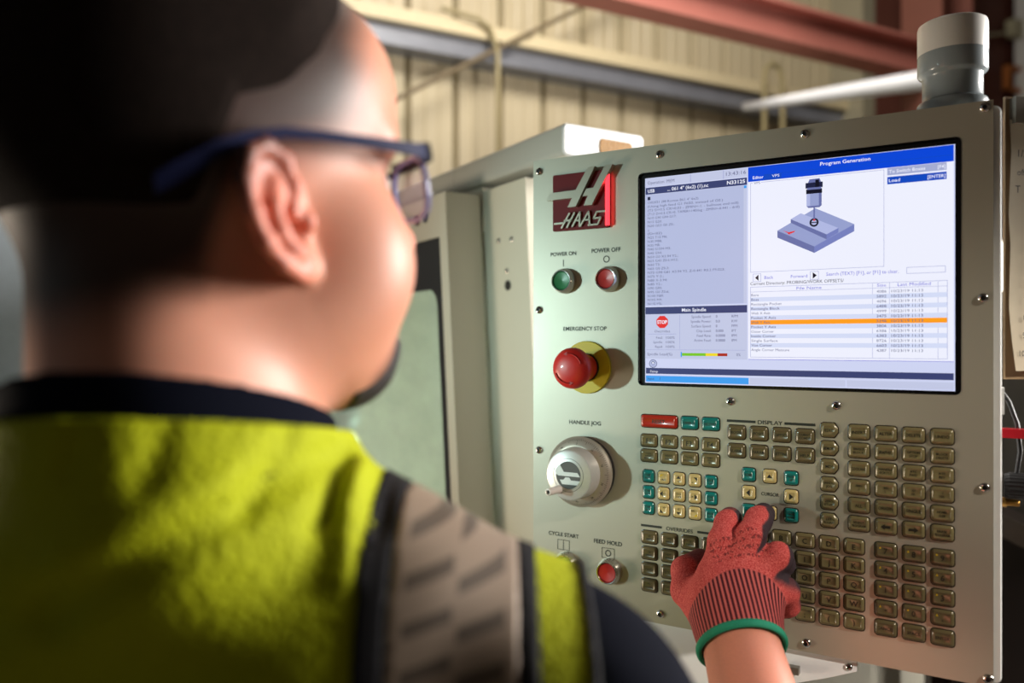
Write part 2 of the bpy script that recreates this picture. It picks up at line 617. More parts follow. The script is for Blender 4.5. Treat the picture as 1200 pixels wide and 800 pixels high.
lamp = MB().box(-1.2, -.5, .28, .42, EYE + .195, EYE + .218).build('work_lamp', mat('lamp_diffuser', (240, 255, 246), emit=105.0), mach)
# clear crumpled splash sheet hanging inside the door
random.seed(4)
q = MB()
c0 = mp(398, 500, DO - .03)
N = 9
gv = []
for i in range(N + 1):
    for j in range(N + 1):
        u, v = i / N - .5, j / N - .5
        gv.append((c0[0] - .03 + u * .15 * (1 - .2 * abs(v)) + random.uniform(-.006, .006), -.01 + random.uniform(-.016, .016), EYE + c0[1] + v * .2 + random.uniform(-.006, .006)))
gf = []
for i in range(N):
    for j in range(N):
        k = i * (N + 1) + j
        gf += [(k, k + N + 1, k + N + 2), (k, k + N + 2, k + 1)]
q.add(gv, gf)
q.build('splash_sheet', mat('crumpled_film', (200, 212, 218), .18, .35, noise=.3, nscale=60), mach)
# ------------------------------------------------------------------ control pendant
PX0, PY0 = 0.148, 0.890
PA = math.radians(-31.07)
ZP = 0.32                      # the pendant's base lies this far under eye level
pend = empty('control_pendant', (PX0, PY0, EYE - ZP), PA)
props(pend, 'control pendant with a lit screen, keypad and red emergency stop button', 'control panel')


def pp(x, y, d=0.0):
    return on_plane(PX0, PY0, PA, x, y, d)


M_plate = mat('pendant_satin', (186, 182, 166), .40, .45, noise=.012, nscale=900, bump=.05, bscale=1500)
M_house = mat('pendant_housing', (226, 228, 226), .35, noise=.02)
M_ink = mat('panel_ink', (38, 42, 36), .5)
mm = .001
SL, SR, SB, ST = -.1426, .3338, -.312, .218
HL, HR, HB, HT = -.0065, .3075, -.0482, .1872

q = MB()
for xa, xb, za, zb in ((SL, HL, SB, ST), (HR, SR, SB, ST), (HL, HR, SB, HB), (HL, HR, HT, ST)):
    q.box(xa, xb, 0, .004, ZP + za, ZP + zb)
q.build('front_plate', M_plate, pend)
q = MB()
hx0, hx1 = SL + .004, SR + .0065
q.loft([[(x, y_, ZP + z) for x, z in rrect((hx0 + hx1) / 2, (SB + ST) / 2 - .001, hx1 - hx0 - 2 * i_, ST - SB - .006 - 2 * i_, .006, 3)]
        for y_, i_ in ((.0042, .0012), (.006, 0), (.10, 0), (.105, .004))])
q.build('housing', M_house, pend, 30)
q = MB()
q.box(SR + .0066, SR + .0072, .03, .034, ZP - .22, ZP - .06)
q.build('side_slot', M_black, pend)
# bracket to the machine
q = MB()
q.box(.06, .14, .105, .16, ZP - .05, ZP + .05)
q.tube([(.10, .13, ZP), (-.02, .20, ZP), (-.12, .32, ZP)], .035, 16)
q.build('support_arm', M_house, pend, 40)

# sloping white tray under the front
q = MB()
tp = [(-.10, -.311), (.2195, -.3125), (.2195, -.322), (.196, -.331), (-.10, -.43)]
tl = []
for x, z in tp:
    k = (-.3125 - z)
    tl.append((x, .006 - k * .55, ZP + z))
q.add(tl + [(x, y + .003, z - .001) for x, y, z in tl], [(4, 3, 2, 1, 0), (5, 6, 7, 8, 9)] + [(i, (i + 1) % 5, 5 + (i + 1) % 5, 5 + i) for i in range(5)])
tray = q.build('sloping_tray', M_white, pend)
cap_screw(tray, (.2125, .0022, ZP - .3195), (0, -1, .3), .0035)
q = MB()
q.box(.146, .168, -.014, -.006, ZP - .332, ZP - .325)
q.build('tray_clip', mat('dull_steel', (150, 146, 138), .4, .8), tray)

# screws along the edge
for x, y in ((943, 157), (773, 181), (1154, 126), (1152, 349), (1154, 571), (980, 475), (856, 470), (632, 363), (632, 527), (632, 201), (774, 719), (945, 753), (1158, 795)):
    s, h = pp(x, y)
    cap_screw(pend, (s, 0, ZP + h), (0, -1, 0), .0046)

# ---- lettering printed on the plate
INK = -.00025


def print_label(text, cx, base, cap, width=None, bold=.022, parent=None, extra=None):
    q = MB()
    put_text(q, text, cx, ZP + base, cap, INK, width, 'C', 0, bold, 4)
    if extra:
        extra(q)
    return q.build('printed_label', M_ink, parent or pend)


def bar(q, x0, x1, z0, z1):
    q.add([(x0, INK, ZP + z0), (x1, INK, ZP + z0), (x1, INK, ZP + z1), (x0, INK, ZP + z1)], [(0, 1, 2, 3)])


def annulus(q, cx, cz, r0, r1, n=28, y=INK, mi=0):
    a = [(cx + r * math.cos(2 * math.pi * i / n), y, cz + r * math.sin(2 * math.pi * i / n)) for r in (r0, r1) for i in range(n)]
    q.add(a, [(i, (i + 1) % n, n + (i + 1) % n, n + i) for i in range(n)], mi)


def frame(q, x0, x1, z0, z1, t):
    bar(q, x0, x1, z0, z0 + t); bar(q, x0, x1, z1 - t, z1); bar(q, x0, x0 + t, z0, z1); bar(q, x1 - t, x1, z0, z1)


print_label('POWER ON', -.1018, .1015, .0046, .034, extra=lambda q: bar(q, -.1022, -.1012, .0885, .0968))
print_label('POWER OFF', -.0468, .1025, .0050, .0365, extra=lambda q: annulus(q, -.0462, ZP + .0945, .0029, .0040))
print_label('EMERGENCY STOP', -.0738, .0128, .0047, .056)
print_label('HANDLE JOG', -.0735, -.0967, .0047, .041)
print_label('CYCLE START', -.1015, -.2305, .0046, .040,
            extra=lambda q: (frame(q, -.1095, -.0935, -.2465, -.2345, .0006), bar(q, -.1019, -.1013, -.2465, -.2345)))
print_label('FEED HOLD', -.0445, -.2325, .0048, .035,
            extra=lambda q: (frame(q, -.052, -.036, -.2485, -.2365, .0006), annulus(q, -.044, ZP - .2425, .0026, .0038)))
print_label('DISPLAY', .1372, -.0855, .0042, .025, .01, extra=lambda q: (bar(q, .0925, .1225, -.0848, -.0822), bar(q, .1515, .1815, -.0848, -.0822)))
print_label('OVERRIDES', .0405, -.2075, .0042, .030, .01, extra=lambda q: (bar(q, -.004, .0205, -.2065, -.204), bar(q, .0605, .085, -.2065, -.204)))
print_label('CURSOR', .1372, -.1588, .0036, .018, .01)

# ---- emblem plate
M_burg = mat('emblem_red', (100, 18, 24), .5, spec=.2)
M_nick = mat('emblem_nickel', (196, 190, 172), .28, .75, noise=.04)
emb = MB()
cxe, cze, we, he = -.0775, .1635, .0725, .0665
emb.loft([[(x, y_, ZP + z) for x, z in rrect(cxe, cze, we - 2 * i_, he - 2 * i_, .002, 3)] for y_, i_ in ((0, 0), (-.0040, 0), (-.0046, .0006))])
emblem = emb.build('emblem', M_burg, pend, 30)


def ec(x, y):
    return pp(635 + x / 8, 185 + y / 8, .008)


q = MB()
for poly in (((440, 88), (505, 80), (325, 458), (250, 465), (290, 378), (50, 405), (82, 335), (325, 303)),
             ((600, 68), (670, 60), (475, 443), (400, 448), (440, 355), (388, 362), (425, 290), (490, 282))):
    q.prism([(s, ZP + h) for s, h in (ec(*p) for p in poly)], -.0105, -.0038)
q.build('emblem_letter', M_nick, emblem)
q = MB()


def stroke(q, pts, w, y0, y1):
    pts = [ec(*p) for p in pts]
    for (ax, az), (bx, bz) in zip(pts, pts[1:]):
        dx, dz = bx - ax, bz - az
        L = math.hypot(dx, dz)
        nx, nz = -dz / L * w / 2, dx / L * w / 2
        ex, ez = dx / L * w * .3, dz / L * w * .3
        q.prism([(ax - ex + nx, ZP + az - ez + nz), (ax - ex - nx, ZP + az - ez - nz), (bx + ex - nx, ZP + bz + ez - nz), (bx + ex + nx, ZP + bz + ez + nz)], y0, y1)


for pts in (((115, 618), (192, 610)), ((182, 655), (255, 518)), ((232, 650), (302, 512)), ((208, 588), (270, 582)),
            ((282, 640), (352, 508)), ((352, 508), (350, 638)), ((325, 585), (352, 583)), ((358, 635), (436, 500)), ((436, 500), (446, 625)), ((405, 580), (442, 576)),
            ((615, 494), (512, 503), (482, 566), (548, 556), (520, 620), (432, 628))):
    stroke(q, pts, .0019, -.0075, -.0038)
q.build('emblem_wordmark', M_nick, emblem)
q = MB()
q.tube([(-.0425, -.0055, ZP + .1325), (-.0425, -.0055, ZP + .1935)], .0026, 12)
q.build('emblem_light', mat('emblem_glow', (255, 50, 60), emit=3.0), emblem, 60)
# ---- push buttons
M_green = mat('lens_green', (26, 116, 62), .35)
M_redl = mat('lens_red', (176, 34, 30), .35)


def push_button(name, px_, py_, lens):
    s, h = pp(px_, py_, .006)
    q = MB()
    q.lathe((s, 0, ZP + h), (0, -1, 0), [(.0150, 0), (.0150, .002), (.0145, .006), (.0132, .010), (.0122, .012), (.0112, .0118), (.0108, .0105), (.0108, .004)], 36, cap0=False)
    b = q.build(name, M_chrome, pend, 45)
    q = MB()
    q.lathe((s, 0, ZP + h), (0, -1, 0), [(.0107, .003), (.0107, .0095), (.0098, .0102), (.0001, .0085)], 32, cap0=False)
    q.build('lens', lens, b, 40)


push_button('power_button', 659.8, 329, M_green)
push_button('power_button', 711.5, 326.8, M_redl)
push_button('cycle_button', 662.5, 662, M_green)
push_button('cycle_button', 713, 670, M_redl)

# ---- emergency stop
es = empty('emergency_stop', (-.0708, 0, ZP - .030))
es.parent = pend
M_yel = mat('estop_yellow', (206, 190, 26), .45)
M_mush = mat('estop_red', (214, 40, 34), .38, coat=.2)
q = MB().lathe((0, 0, 0), (0, -1, 0), [(.0305, 0), (.0305, .0022), (.0298, .0028), (.0001, .0028)], 48, cap0=False)
q.build('backing_disc', M_yel, es, 40)
q = MB().lathe((0, 0, 0), (0, -1, 0), [(.0165, .0028), (.0165, .006), (.016, .0061)], 32, cap0=False)
q.build('collar', M_black, es, 40)
q = MB().lathe((0, 0, 0), (0, -1, 0), [(.0155, .006), (.0155, .012), (.0165, .022), (.0185, .030), (.0222, .0335), (.0232, .036), (.0230, .040), (.0215, .0440), (.0185, .0468), (.0130, .0488), (.007, .0497), (.0001, .05)], 48, cap0=False)
mush = q.build('mushroom_head', M_mush, es, 50)
q = MB()
for a0 in (20, 200):
    n = 10
    pts = []
    for k in range(n + 1):
        a = math.radians(a0 + 75 * k / n)
        pts.append((.0165 * math.cos(a), -.0482, .0165 * math.sin(a)))
    q.tube(pts, .0009, 6)
    a = math.radians(a0 + 78)
    c = Vector((.0165 * math.cos(a), -.0482, .0165 * math.sin(a)))
    t = Vector((-math.sin(a), 0, math.cos(a)))
    nr = Vector((math.cos(a), 0, math.sin(a)))
    q.add([c + t * .004, c - nr * .0024 - t * .001, c + nr * .0024 - t * .001], [(0, 1, 2)])
q.build('twist_arrow', mat('estop_groove', (176, 28, 26), .5), mush, 50)

# ---- handle jog wheel
jog = empty('jog_wheel', (-.0752, 0, ZP - .1503))
jog.parent = pend
M_alu = mat('turned_aluminium', (214, 214, 210), .38, .45, noise=.03, nscale=300)
M_dial = mat('dial_aluminium', (186, 178, 164), .4, .5, noise=.03, nscale=200)
q = MB().lathe((0, 0, 0), (0, -1, 0), [(.0395, 0), (.0395, .006), (.0405, .0065), (.0405, .0085)], 64, cap0=False)
q.build('dial_base', M_black, jog, 40)
q = MB().lathe((0, 0, 0), (0, -1, 0), [(.0405, .0085), (.0408, .0095), (.0405, .0125), (.0385, .0142), (.0315, .0190), (.0300, .0190)], 64, cap0=False)
dial = q.build('dial_ring', M_dial, jog, 40)
q = MB()
for k in range(100):
    a = 2 * math.pi * k / 100
    l = .0036 if k % 10 == 0 else (.0028 if k % 5 == 0 else .0018)
    w = .0002
    ca, sa = math.cos(a), math.sin(a)

    def dp(r, o_):
        y = -(.0142 + (.0385 - r) / .007 * .0048) - .00012
        return (r * ca - o_ * sa, y, r * sa + o_ * ca)
    q.add([dp(.0383, -w), dp(.0383, w), dp(.0383 - l, w), dp(.0383 - l, -w)], [(0, 1, 2, 3)])
for k in range(10):
    a = math.radians(90 - 36 * k)
    vs, fs, xa, xb = text_geo(str(k * 10), 2, .01)
    kk = .0030
    P = []
    for vx, vz in vs:
        lx, lz = (vx - (xa + xb) / 2) * kk, vz * kk
        r = .0322 + lz
        y = -(.0142 + (.0385 - r) / .007 * .0048) - .00012
        P.append((r * math.cos(a) + lx * math.sin(a), y, r * math.sin(a) - lx * math.cos(a)))
    q.add(P, fs)
q.build('dial_marks', M_ink, dial)
q = MB().lathe((0, 0, 0), (0, -1, 0), [(.0300, .0180), (.0296, .021), (.0285, .028), (.0288, .036), (.0282, .0385), (.0265, .0395), (.0001, .0395)], 64, cap0=False)
hub = q.build('wheel_hub', M_alu, jog, 35)
q = MB()
annulus(q, 0, 0, .0186, .0190, 40, -.0397)
q.build('hub_ring', M_ink, hub)
# round emblem in the middle: dark disc with bright bars
q = MB()
n = 40
q.add([(.0155 * math.cos(2 * math.pi * i / n), -.0397, .0155 * math.sin(2 * math.pi * i / n)) for i in range(n)], [list(range(n))])
q.build('hub_badge', mat('badge_grey', (84, 84, 82), .5), hub)
q = MB()
for poly in (((-.0165, .0042), (-.0125, .0105), (-.0098, .0105), (-.0055, .0035), (.0115, .0035), (.0150, -.0010), (-.0125, -.0010), (-.0155, .0010)),
             ((-.0035, -.0025), (.0015, -.0025), (.0035, -.0055), (.0148, -.0055), (.0118, -.0105), (-.0075, -.0105), (-.0105, -.0055), (-.0060, -.0055))):
    q.prism(list(poly), -.0400, -.0396)
q.build('hub_logo', M_alu, hub)
q = MB().lathe((-.0125, -.0390, -.0170), (-.10, -1, .0), [(.0052, 0), (.0050, .002), (.0042, .006), (.0042, .020), (.0038, .0215), (.0024, .0218), (.0022, .0195), (.0001, .0195)], 20, mis=[0] * 6 + [1], cap0=False)
q.build('crank_peg', [mat('peg_white', (226, 218, 212), .3), M_black], jog, 40)

# ---- keys
KEYM = {
    'olive': mat('key_olive', (122, 112, 76), .28, .1, noise=.04, nscale=60, coat=.6),
    'dark': mat('key_dark_olive', (104, 94, 64), .28, .1, noise=.04, nscale=60, coat=.6),
    'teal': mat('key_teal', (10, 122, 116), .28, .0, noise=.04, nscale=60, coat=.6),
    'cream': mat('key_cream', (206, 184, 122), .28, .0, noise=.04, nscale=60, coat=.6),
    'red': mat('key_red', (182, 42, 24), .28, .0, noise=.04, nscale=60, coat=.6),
}
M_rim = mat('key_rim', (44, 36, 24), .3, .1)
M_leg = mat('key_legend', (34, 32, 24), .5)
M_legy = mat('key_legend_yellow', (214, 182, 30), .5)
KD = {}


def key_mesh(w, h, colour, shape='r'):
    k = (w, h, colour, shape)
    if k in KD:
        return KD[k]
    q = MB()

    def ring(i, y, r):
        if shape == 'r':
            pts = rrect(0, 0, w - 2 * i, h - 2 * i, r, 3)
        else:      # right end pointed
            a, b = w / 2 - i, h / 2 - i
            pts = [(a, b * .30), (a - .0032, b * .92), (a - .0042, b), (-a + r, b), (-a + r * .3, b - r * .3), (-a, b - r), (-a, -b + r), (-a + r * .3, -b + r * .3), (-a + r, -b), (a - .0042, -b), (a - .0032, -b * .92), (a, -b * .30)]
        return [(x, -y, z) for x, z in pts]
    q.loft([ring(-.0006, -.0002, .0034), ring(-.0006, .0003, .0034), ring(.0003, .0006, .0028), ring(.0008, .0016, .0024), ring(.0020, .0026, .0018), ring(.0030, .0028, .0014), ring(.0036, .0024, .0012)],
           mis=[1, 1, 0, 0, 0, 0, 0], cap0=False)
    o = q.build('key', [KEYM[colour], M_rim], None, 32)
    KD[k] = o.data
    bpy.data.objects.remove(o)
    return KD[k]


def key(s, h, w, hh, colour, lines=(), shape='r', glyph=None, corner=None):
    o = link('key', key_mesh(w, hh, colour, shape), pend)
    o.location = (s * mm, 0, ZP + h * mm)
    if lines or glyph or corner:
        q = MB()
        n = len(lines)
        big = n == 1 and len(lines[0]) <= 2
        cap = .0054 if big else .0044 if w > .03 else (.0030 if n == 1 else .0023 if n == 2 else .0018)
        maxw = w - .0050
        for i, t in enumerate(lines):
            vs, fs, xa, xb = text_geo(t, 2, .012)
            wd = (xb - xa) * cap / .729 * .95
            z = (n - 1) * cap * .72 - i * cap * 1.44 - cap / 2
            put_text(q, t, 0, z, cap, -.00255, min(wd, maxw), 'C', 0, .012, 2)
        if glyph:
            for poly in glyph:
                q.add([(x * mm, -.00255, z * mm) for x, z in poly], [list(range(len(poly)))])
        if corner:
            for poly in corner:
                q.add([(x * mm, -.0025, z * mm) for x, z in poly], [list(range(len(poly)))], 1)
        q.build('legend', [M_leg, M_legy], o)
    return o


W1, H1 = .0195, .0142
key(17.5, -88.3, .0425, .0142, 'red', ('RESET',))
key(52, -88.1, W1, H1, 'teal', ('POWER UP',))
key(75.3, -88.1, W1, H1, 'teal', ('RECOVER',))
fs_ = [5.6, 28.8, 52.0, 75.3]
for i, s in enumerate(fs_):
    key(s, -110.1, W1, H1, 'olive', ('F%d' % (i + 1),))
for s, t in zip(fs_, (('TOOL', 'OFFSET', 'MEASURE'), ('NEXT', 'TOOL'), ('TOOL', 'RELEASE'), ('PART', 'ZERO', 'SET'))):
    key(s, -126.9, W1, H1, 'olive', t)
UP = [[(-2.4, -.6), (2.4, -.6), (0, 2.6)]]
DN = [[(-2.4, .6), (0, -2.6), (2.4, .6)]]
LF = [[(-2.2, 0), (1.4, -3), (1.4, 3)]]
RT = [[(-1.4, -3), (2.2, 0), (-1.4, 3)]]


def sh(g, dx, dz, k=1.0):
    return [[(x * k + dx, z * k + dz) for x, z in p] for p in g]


NE = [[(-.5, 3.4), (3.2, 3.4), (3.2, -.6)]]
SWt = [[(.5, -3.4), (-3.2, -3.4), (-3.2, .6)]]
js = [5.0, 22.6, 40.2, 57.9, 75.6]
jh = [-149.8, -167.5, -185.2]
JW, JH = .0136, .0142
for h, a, b in zip(jh, (('CHIP', 'FWD'), ('CHIP', 'STOP'), ('CHIP', 'REV')), (('CLNT', 'UP'), ('CLNT', 'DOWN'), ('AUX', 'CLNT'))):
    key(js[0], h, JW, JH, 'teal', a)
    key(js[4], h, JW, JH, 'teal', b)


def jogkey(i, j, txt, dx, dz, g=None, corner=None):
    o = key(js[i], jh[j], JW, JH, 'cream', (), 'r', g or [[(0, 0), (.01, 0), (0, .01)]], corner)
    q = MB()
    put_text(q, txt, dx * mm, dz * mm, .0022, -.00257, None, 'C', 0, .012, 2)
    q.build('legend', M_leg, o)


jogkey(1, 0, '+A/C', .3, -3.2, None, [[(-3.4, 3.8), (-3.4, .2), (1.2, 3.8)]])
jogkey(2, 0, '+Z', 0, -3.6, sh(UP, 0, 1))
jogkey(3, 0, '-Y', -2.0, -3.4, NE)
jogkey(1, 1, '+X', 2.0, -1, sh(LF, -1.6, 0))
key(js[2], jh[1], JW, JH, 'cream', ('JOG', 'LOCK'))
jogkey(3, 1, '-X', -2.2, -1, sh(RT, 1.6, 0))
jogkey(1, 2, '+Y', 1.6, 1.6, SWt)
jogkey(2, 2, '-Z', 0, 1.8, sh(DN, 0, -1))
jogkey(3, 2, 'A/C', -1.2, 1.6, None, [[(3.4, -3.8), (3.4, 0), (-1.2, -3.8)]])
os_ = [6.2, 29.2, 52.2, 75.2]
ov = ((('-10', 'FEED'), ('100%', 'FEED'), ('+10', 'FEED'), ('HAND', 'FEED')), (('-10', 'SPIND'), ('100%', 'SPIND'), ('+10', 'SPIND'), ('HAND', 'SPIND')),
      (('FWD',), ('STOP',), ('REV',), ('HAND',)), (('5%', 'RAPID'), ('25%', 'RAPID'), ('50%', 'RAPID'), ('100%', 'RAPID')))
for j, row in enumerate(ov):
    for s, t in zip(os_, row):
        key(s, -217.6 - 17.8 * j, .0188, .0146, 'dark', t)
for j, row in enumerate(((('PROGRM',), ('POSIT',), ('OFFSET',), ('CURNT', 'COMDS')), (('ALARMS',), ('PARAM',), ('SETTING',), ('HELP',)))):
    for i, t in enumerate(row):
        key(103 + 22.85 * i, -95.3 - 19.2 * j, .0186, .0150, 'dark', t)
cs = [115.6, 137.0, 158.2]
ch = [-138.5, -157.2, -176.2]
CW, CHh = .0140, .0144
key(cs[0], ch[0], CW, CHh, 'teal', ('HOME',))
key(cs[1], ch[0], CW, CHh, 'cream', (), 'r', sh(UP, 0, -.8, 1.15))
key(cs[2], ch[0], CW, CHh, 'teal', ('PAGE', 'UP'))
key(cs[0], ch[1], CW, CHh, 'cream', (), 'r', sh(LF, 0, 0, 1.1))
key(cs[2], ch[1], CW, CHh, 'cream', (), 'r', sh(RT, 0, 0, 1.1))
key(cs[0], ch[2], CW, CHh, 'teal', ('END',))
key(cs[1], ch[2], CW, CHh, 'cream', (), 'r', sh(DN, 0, .8, 1.15))
key(cs[2], ch[2], CW, CHh, 'teal', ('PAGE', 'DOWN'))
for j, t in enumerate((('EDIT',), ('MEMORY',), ('MDI',), ('HANDLE', 'JOG'), ('ZERO', 'RETURN'), ('LIST', 'PROGRAM'))):
    key(194.6, -87.7 - 17.9 * j, .0166, .0146, 'olive', t, 'p')
AL = [[(-4.2, 0), (-.6, 2.8), (-.6, 1.2), (4.0, 1.2), (4.0, -1.2), (-.6, -1.2), (-.6, -2.8)]]
AR = [[(-x, z) for x, z in AL[0]][::-1]]
ed = ((('INSERT',), ('ALTER',), ('DELETE',), ('UNDO',)), (('SINGLE', 'BLOCK'), ('GRAPHICS',), ('OPTION', 'STOP'), ('BLOCK', 'DELETE')),
      (('COOLANT',), ('HANDLE', 'SCROLL'), ('ATC', 'FWD'), ('ATC', 'REV')), (('.0001', '.1'), ('.001', '1.'), ('.01', '10.'), ('.1', '100.')),
      (('ALL',), ('ORIGIN',), ('SINGLE',), ('HOME', 'G28')), (('SELECT', 'PROGRAM'), 'L', 'R', ('ERASE', 'PROGRAM')))
for j, row in enumerate(ed):
    for i, t in enumerate(row):
        a = (221.7 + 23.83 * i, -88.2 - 17.83 * j, .0194, .0148, 'olive')
        if t == 'L':
            key(*a, (), 'r', AL)
        elif t == 'R':
            key(*a, (), 'r', AR)
        else:
            key(*a, t)
al = (('SHIFT', 'A', 'B', 'C', 'D', 'E'), 'FGHIJK', 'LMNOPQ', 'RSTUVW', 'XYZ;()')
for j, row in enumerate(al):
    for i, t in enumerate(row):
        key(102.9 + 22.9 * i, -200.0 - 18.4 * j, .0188, .0150, 'olive', (t,))
nu = ('789', '456', '123', '-0.', ('CANCEL', 'SPACE', 'ENTER'))
for j, row in enumerate(nu):
    for i, t in enumerate(row):
        g = None if j == 4 else [[(-5.6, 1.2), (-3.6, 1.2), (-4.6, 3.6)], ] if (i + j) % 2 else [[(-5.4, 1.6), (-4.0, 1.6), (-4.0, 3.2), (-5.4, 3.2)]]
        key(245.5 + 24.0 * i, -200.2 - 18.55 * j, .0196, .0152, 'dark', (t,), 'r', None, g)

# ---- screen
EMS = 1.0


def em(name, rgb, k=1.0):
    return mat('screen_' + name, rgb, emit=EMS * k)


S_bg = em('lavender', (206, 212, 242))
S_wh = em('white', (238, 240, 254))
S_pane = em('pane', (180, 188, 222))
S_pane2 = em('pane_grey', (194, 200, 228))
S_navy = em('navy', (58, 66, 112))
S_blue = em('blue', (8, 70, 214))
S_blue2 = em('blue_load', (16, 72, 190))
S_grey = em('grey', (164, 172, 210))
S_txt = em('text', (96, 100, 140))
S_dark = em('dark', (30, 34, 66))
S_or = em('orange', (255, 158, 30))
S_row = em('row', (212, 220, 246))
S_cy = em('cyan', (62, 156, 238))
S_red = em('stop', (226, 44, 40))
S_line = em('line', (150, 156, 206))
S_link = em('link', (104, 104, 214))
S_gr = em('bar_green', (120, 196, 30))
S_ye = em('bar_yellow', (240, 216, 30))
S_md = em('bar_red', (170, 40, 20))
S_p1 = em('part_top', (150, 160, 206))
S_p2 = em('part_left', (104, 112, 166))
S_p3 = em('part_right', (118, 128, 190))
S_p4 = em('part_lit', (176, 184, 226))
S_blk = em('black', (14, 16, 34))
SM = [S_bg, S_wh, S_pane, S_navy, S_blue, S_blue2, S_grey, S_txt, S_dark, S_or, S_row, S_cy, S_red, S_line, S_link, S_gr, S_ye, S_md, S_p1, S_p2, S_p3, S_p4, S_blk, S_pane2]
BG, WH, PANE, NAVY, BLUE, BLUE2, GREY, TXT, DARK, ORG, ROW, CYAN, RED, LINE, LINK, GRN, YEL, MAR, P1, P2, P3, P4, BLK, PANE2 = range(24)
q = MB()
rr = rrect((HL + HR) / 2, (HB + HT) / 2, HR - HL, HT - HB, .004, 4)
q.loft([[(x, -.0004, ZP + z) for x, z in rrect((HL + HR) / 2, (HB + HT) / 2, HR - HL + .002, HT - HB + .002, .005, 4)],
        [(x, -.0004, ZP + z) for x, z in rr], [(x, .003, ZP + z) for x, z in rr]], 0, False, True)
q.build('screen_bezel', mat('bezel_black', (12, 12, 15), .25), pend)
q = MB().box(0, .3035, .0022, .0029, ZP - .0460, ZP + .1823)
scrn = q.build('screen', S_bg, pend)
LV = [.0022]


class Pane:
    def __init__(self, name):
        self.q = MB()
        self.name = name
        self.y = .0021

    def rect(self, x0, x1, z0, z1, c):
        self.y -= .000012
        self.q.add([(x0 * mm, self.y, ZP + z0 * mm), (x1 * mm, self.y, ZP + z0 * mm), (x1 * mm, self.y, ZP + z1 * mm), (x0 * mm, self.y, ZP + z1 * mm)], [(0, 1, 2, 3)], c)

    def frame(self, x0, x1, z0, z1, c, t=.35):
        for a in ((x0, x1, z0, z0 + t), (x0, x1, z1 - t, z1), (x0, x0 + t, z0, z1), (x1 - t, x1, z0, z1)):
            self.rect(*a, c)

    def poly(self, pts, c):
        self.y -= .000012
        self.q.add([(x * mm, self.y, ZP + z * mm) for x, z in pts], [list(range(len(pts)))], c)

    def text(self, s, x, z, cap, c, align='L', width=None, bold=0.0):
        put_text(self.q, s, x * mm, ZP + z * mm, cap * mm, self.y - .00002, width * mm if width else None, align, c, bold, 2)

    def disc(self, cx, cz, r, c, n=20, rot=0):
        self.poly([(cx + r * math.cos(2 * math.pi * i / n + rot), cz + r * math.sin(2 * math.pi * i / n + rot)) for i in range(n)], c)

    def done(self):
        used = sorted(set(self.q.m))
        self.q.m = [used.index(i) for i in self.q.m]
        return self.q.build(self.name, [SM[i] for i in used], scrn)


p = Pane('program_pane')
p.rect(1, 113.4, 172.6, 181.6, PANE2)
p.rect(52, 52.5, 172.6, 181.6, LINE)
p.rect(88, 88.5, 172.6, 181.6, LINE)
p.text('Operation: MEM', 3, 175.2, 3.6, TXT, width=31)
p.text('13:43:16', 91, 175.6, 4.0, TXT, width=21)
p.rect(.6, 113, 164, 171.6, NAVY)
p.text('USB', 3.2, 166, 3.8, WH, width=8, bold=.02)
p.text('... 061 4" (6x2) (1).nc', 26, 166, 3.8, WH, width=46, bold=.015)
p.text('N33125', 92, 166.2, 3.9, WH, width=19, bold=.02)
p.rect(.8, 112.8, 40, 163.6, PANE)
p.rect(109.6, 112.8, 40, 163.6, PANE2)
p.rect(109.8, 112.6, 160.6, 163.4, CYAN)
p.rect(3, 6.2, 157.6, 161.2, DARK)
code = ['O02021 (88 Komax B61 4" 6x2)', '(Using high feed G1 F650. instead of G0.)', '(T3 D=0.5 CR=0.03 - ZMIN=-1. - bullnose end mill)', '(T12 D=0.5 CR=0. TAPER=140deg - ZMIN=-0.441 - drill)',
        'N10 G90 G94 G17;', 'N15 G20;', 'N20 G53 G0 Z0.;', ';', '(Drill2)', 'N25 T12 M6;', 'N30 M88;', 'N35 M8;', 'N40 S1504 M3;', 'N45 G54;', 'N50 G0 X3.94 Y2.;', 'N55 G43 Z0.6 H12;', 'N60 T3;', 'N65 G0 Z0.2;',
        'N70 G98 G81 X3.94 Y2. Z-0.441 R0.2 F9.023;', 'N75 Y-2.;', 'N80 X-3.94;', 'N85 Y2.;', 'N90 G80;', 'N95 G0 Z0.6;', 'N100 M89;', 'N105 M9;', 'N110 M5;']
for i, t in enumerate(code):
    p.text(t, 3.2, 153.6 - i * 4.34, 2.7, TXT, width=min(102, len(t) * 2.06))
p.done()

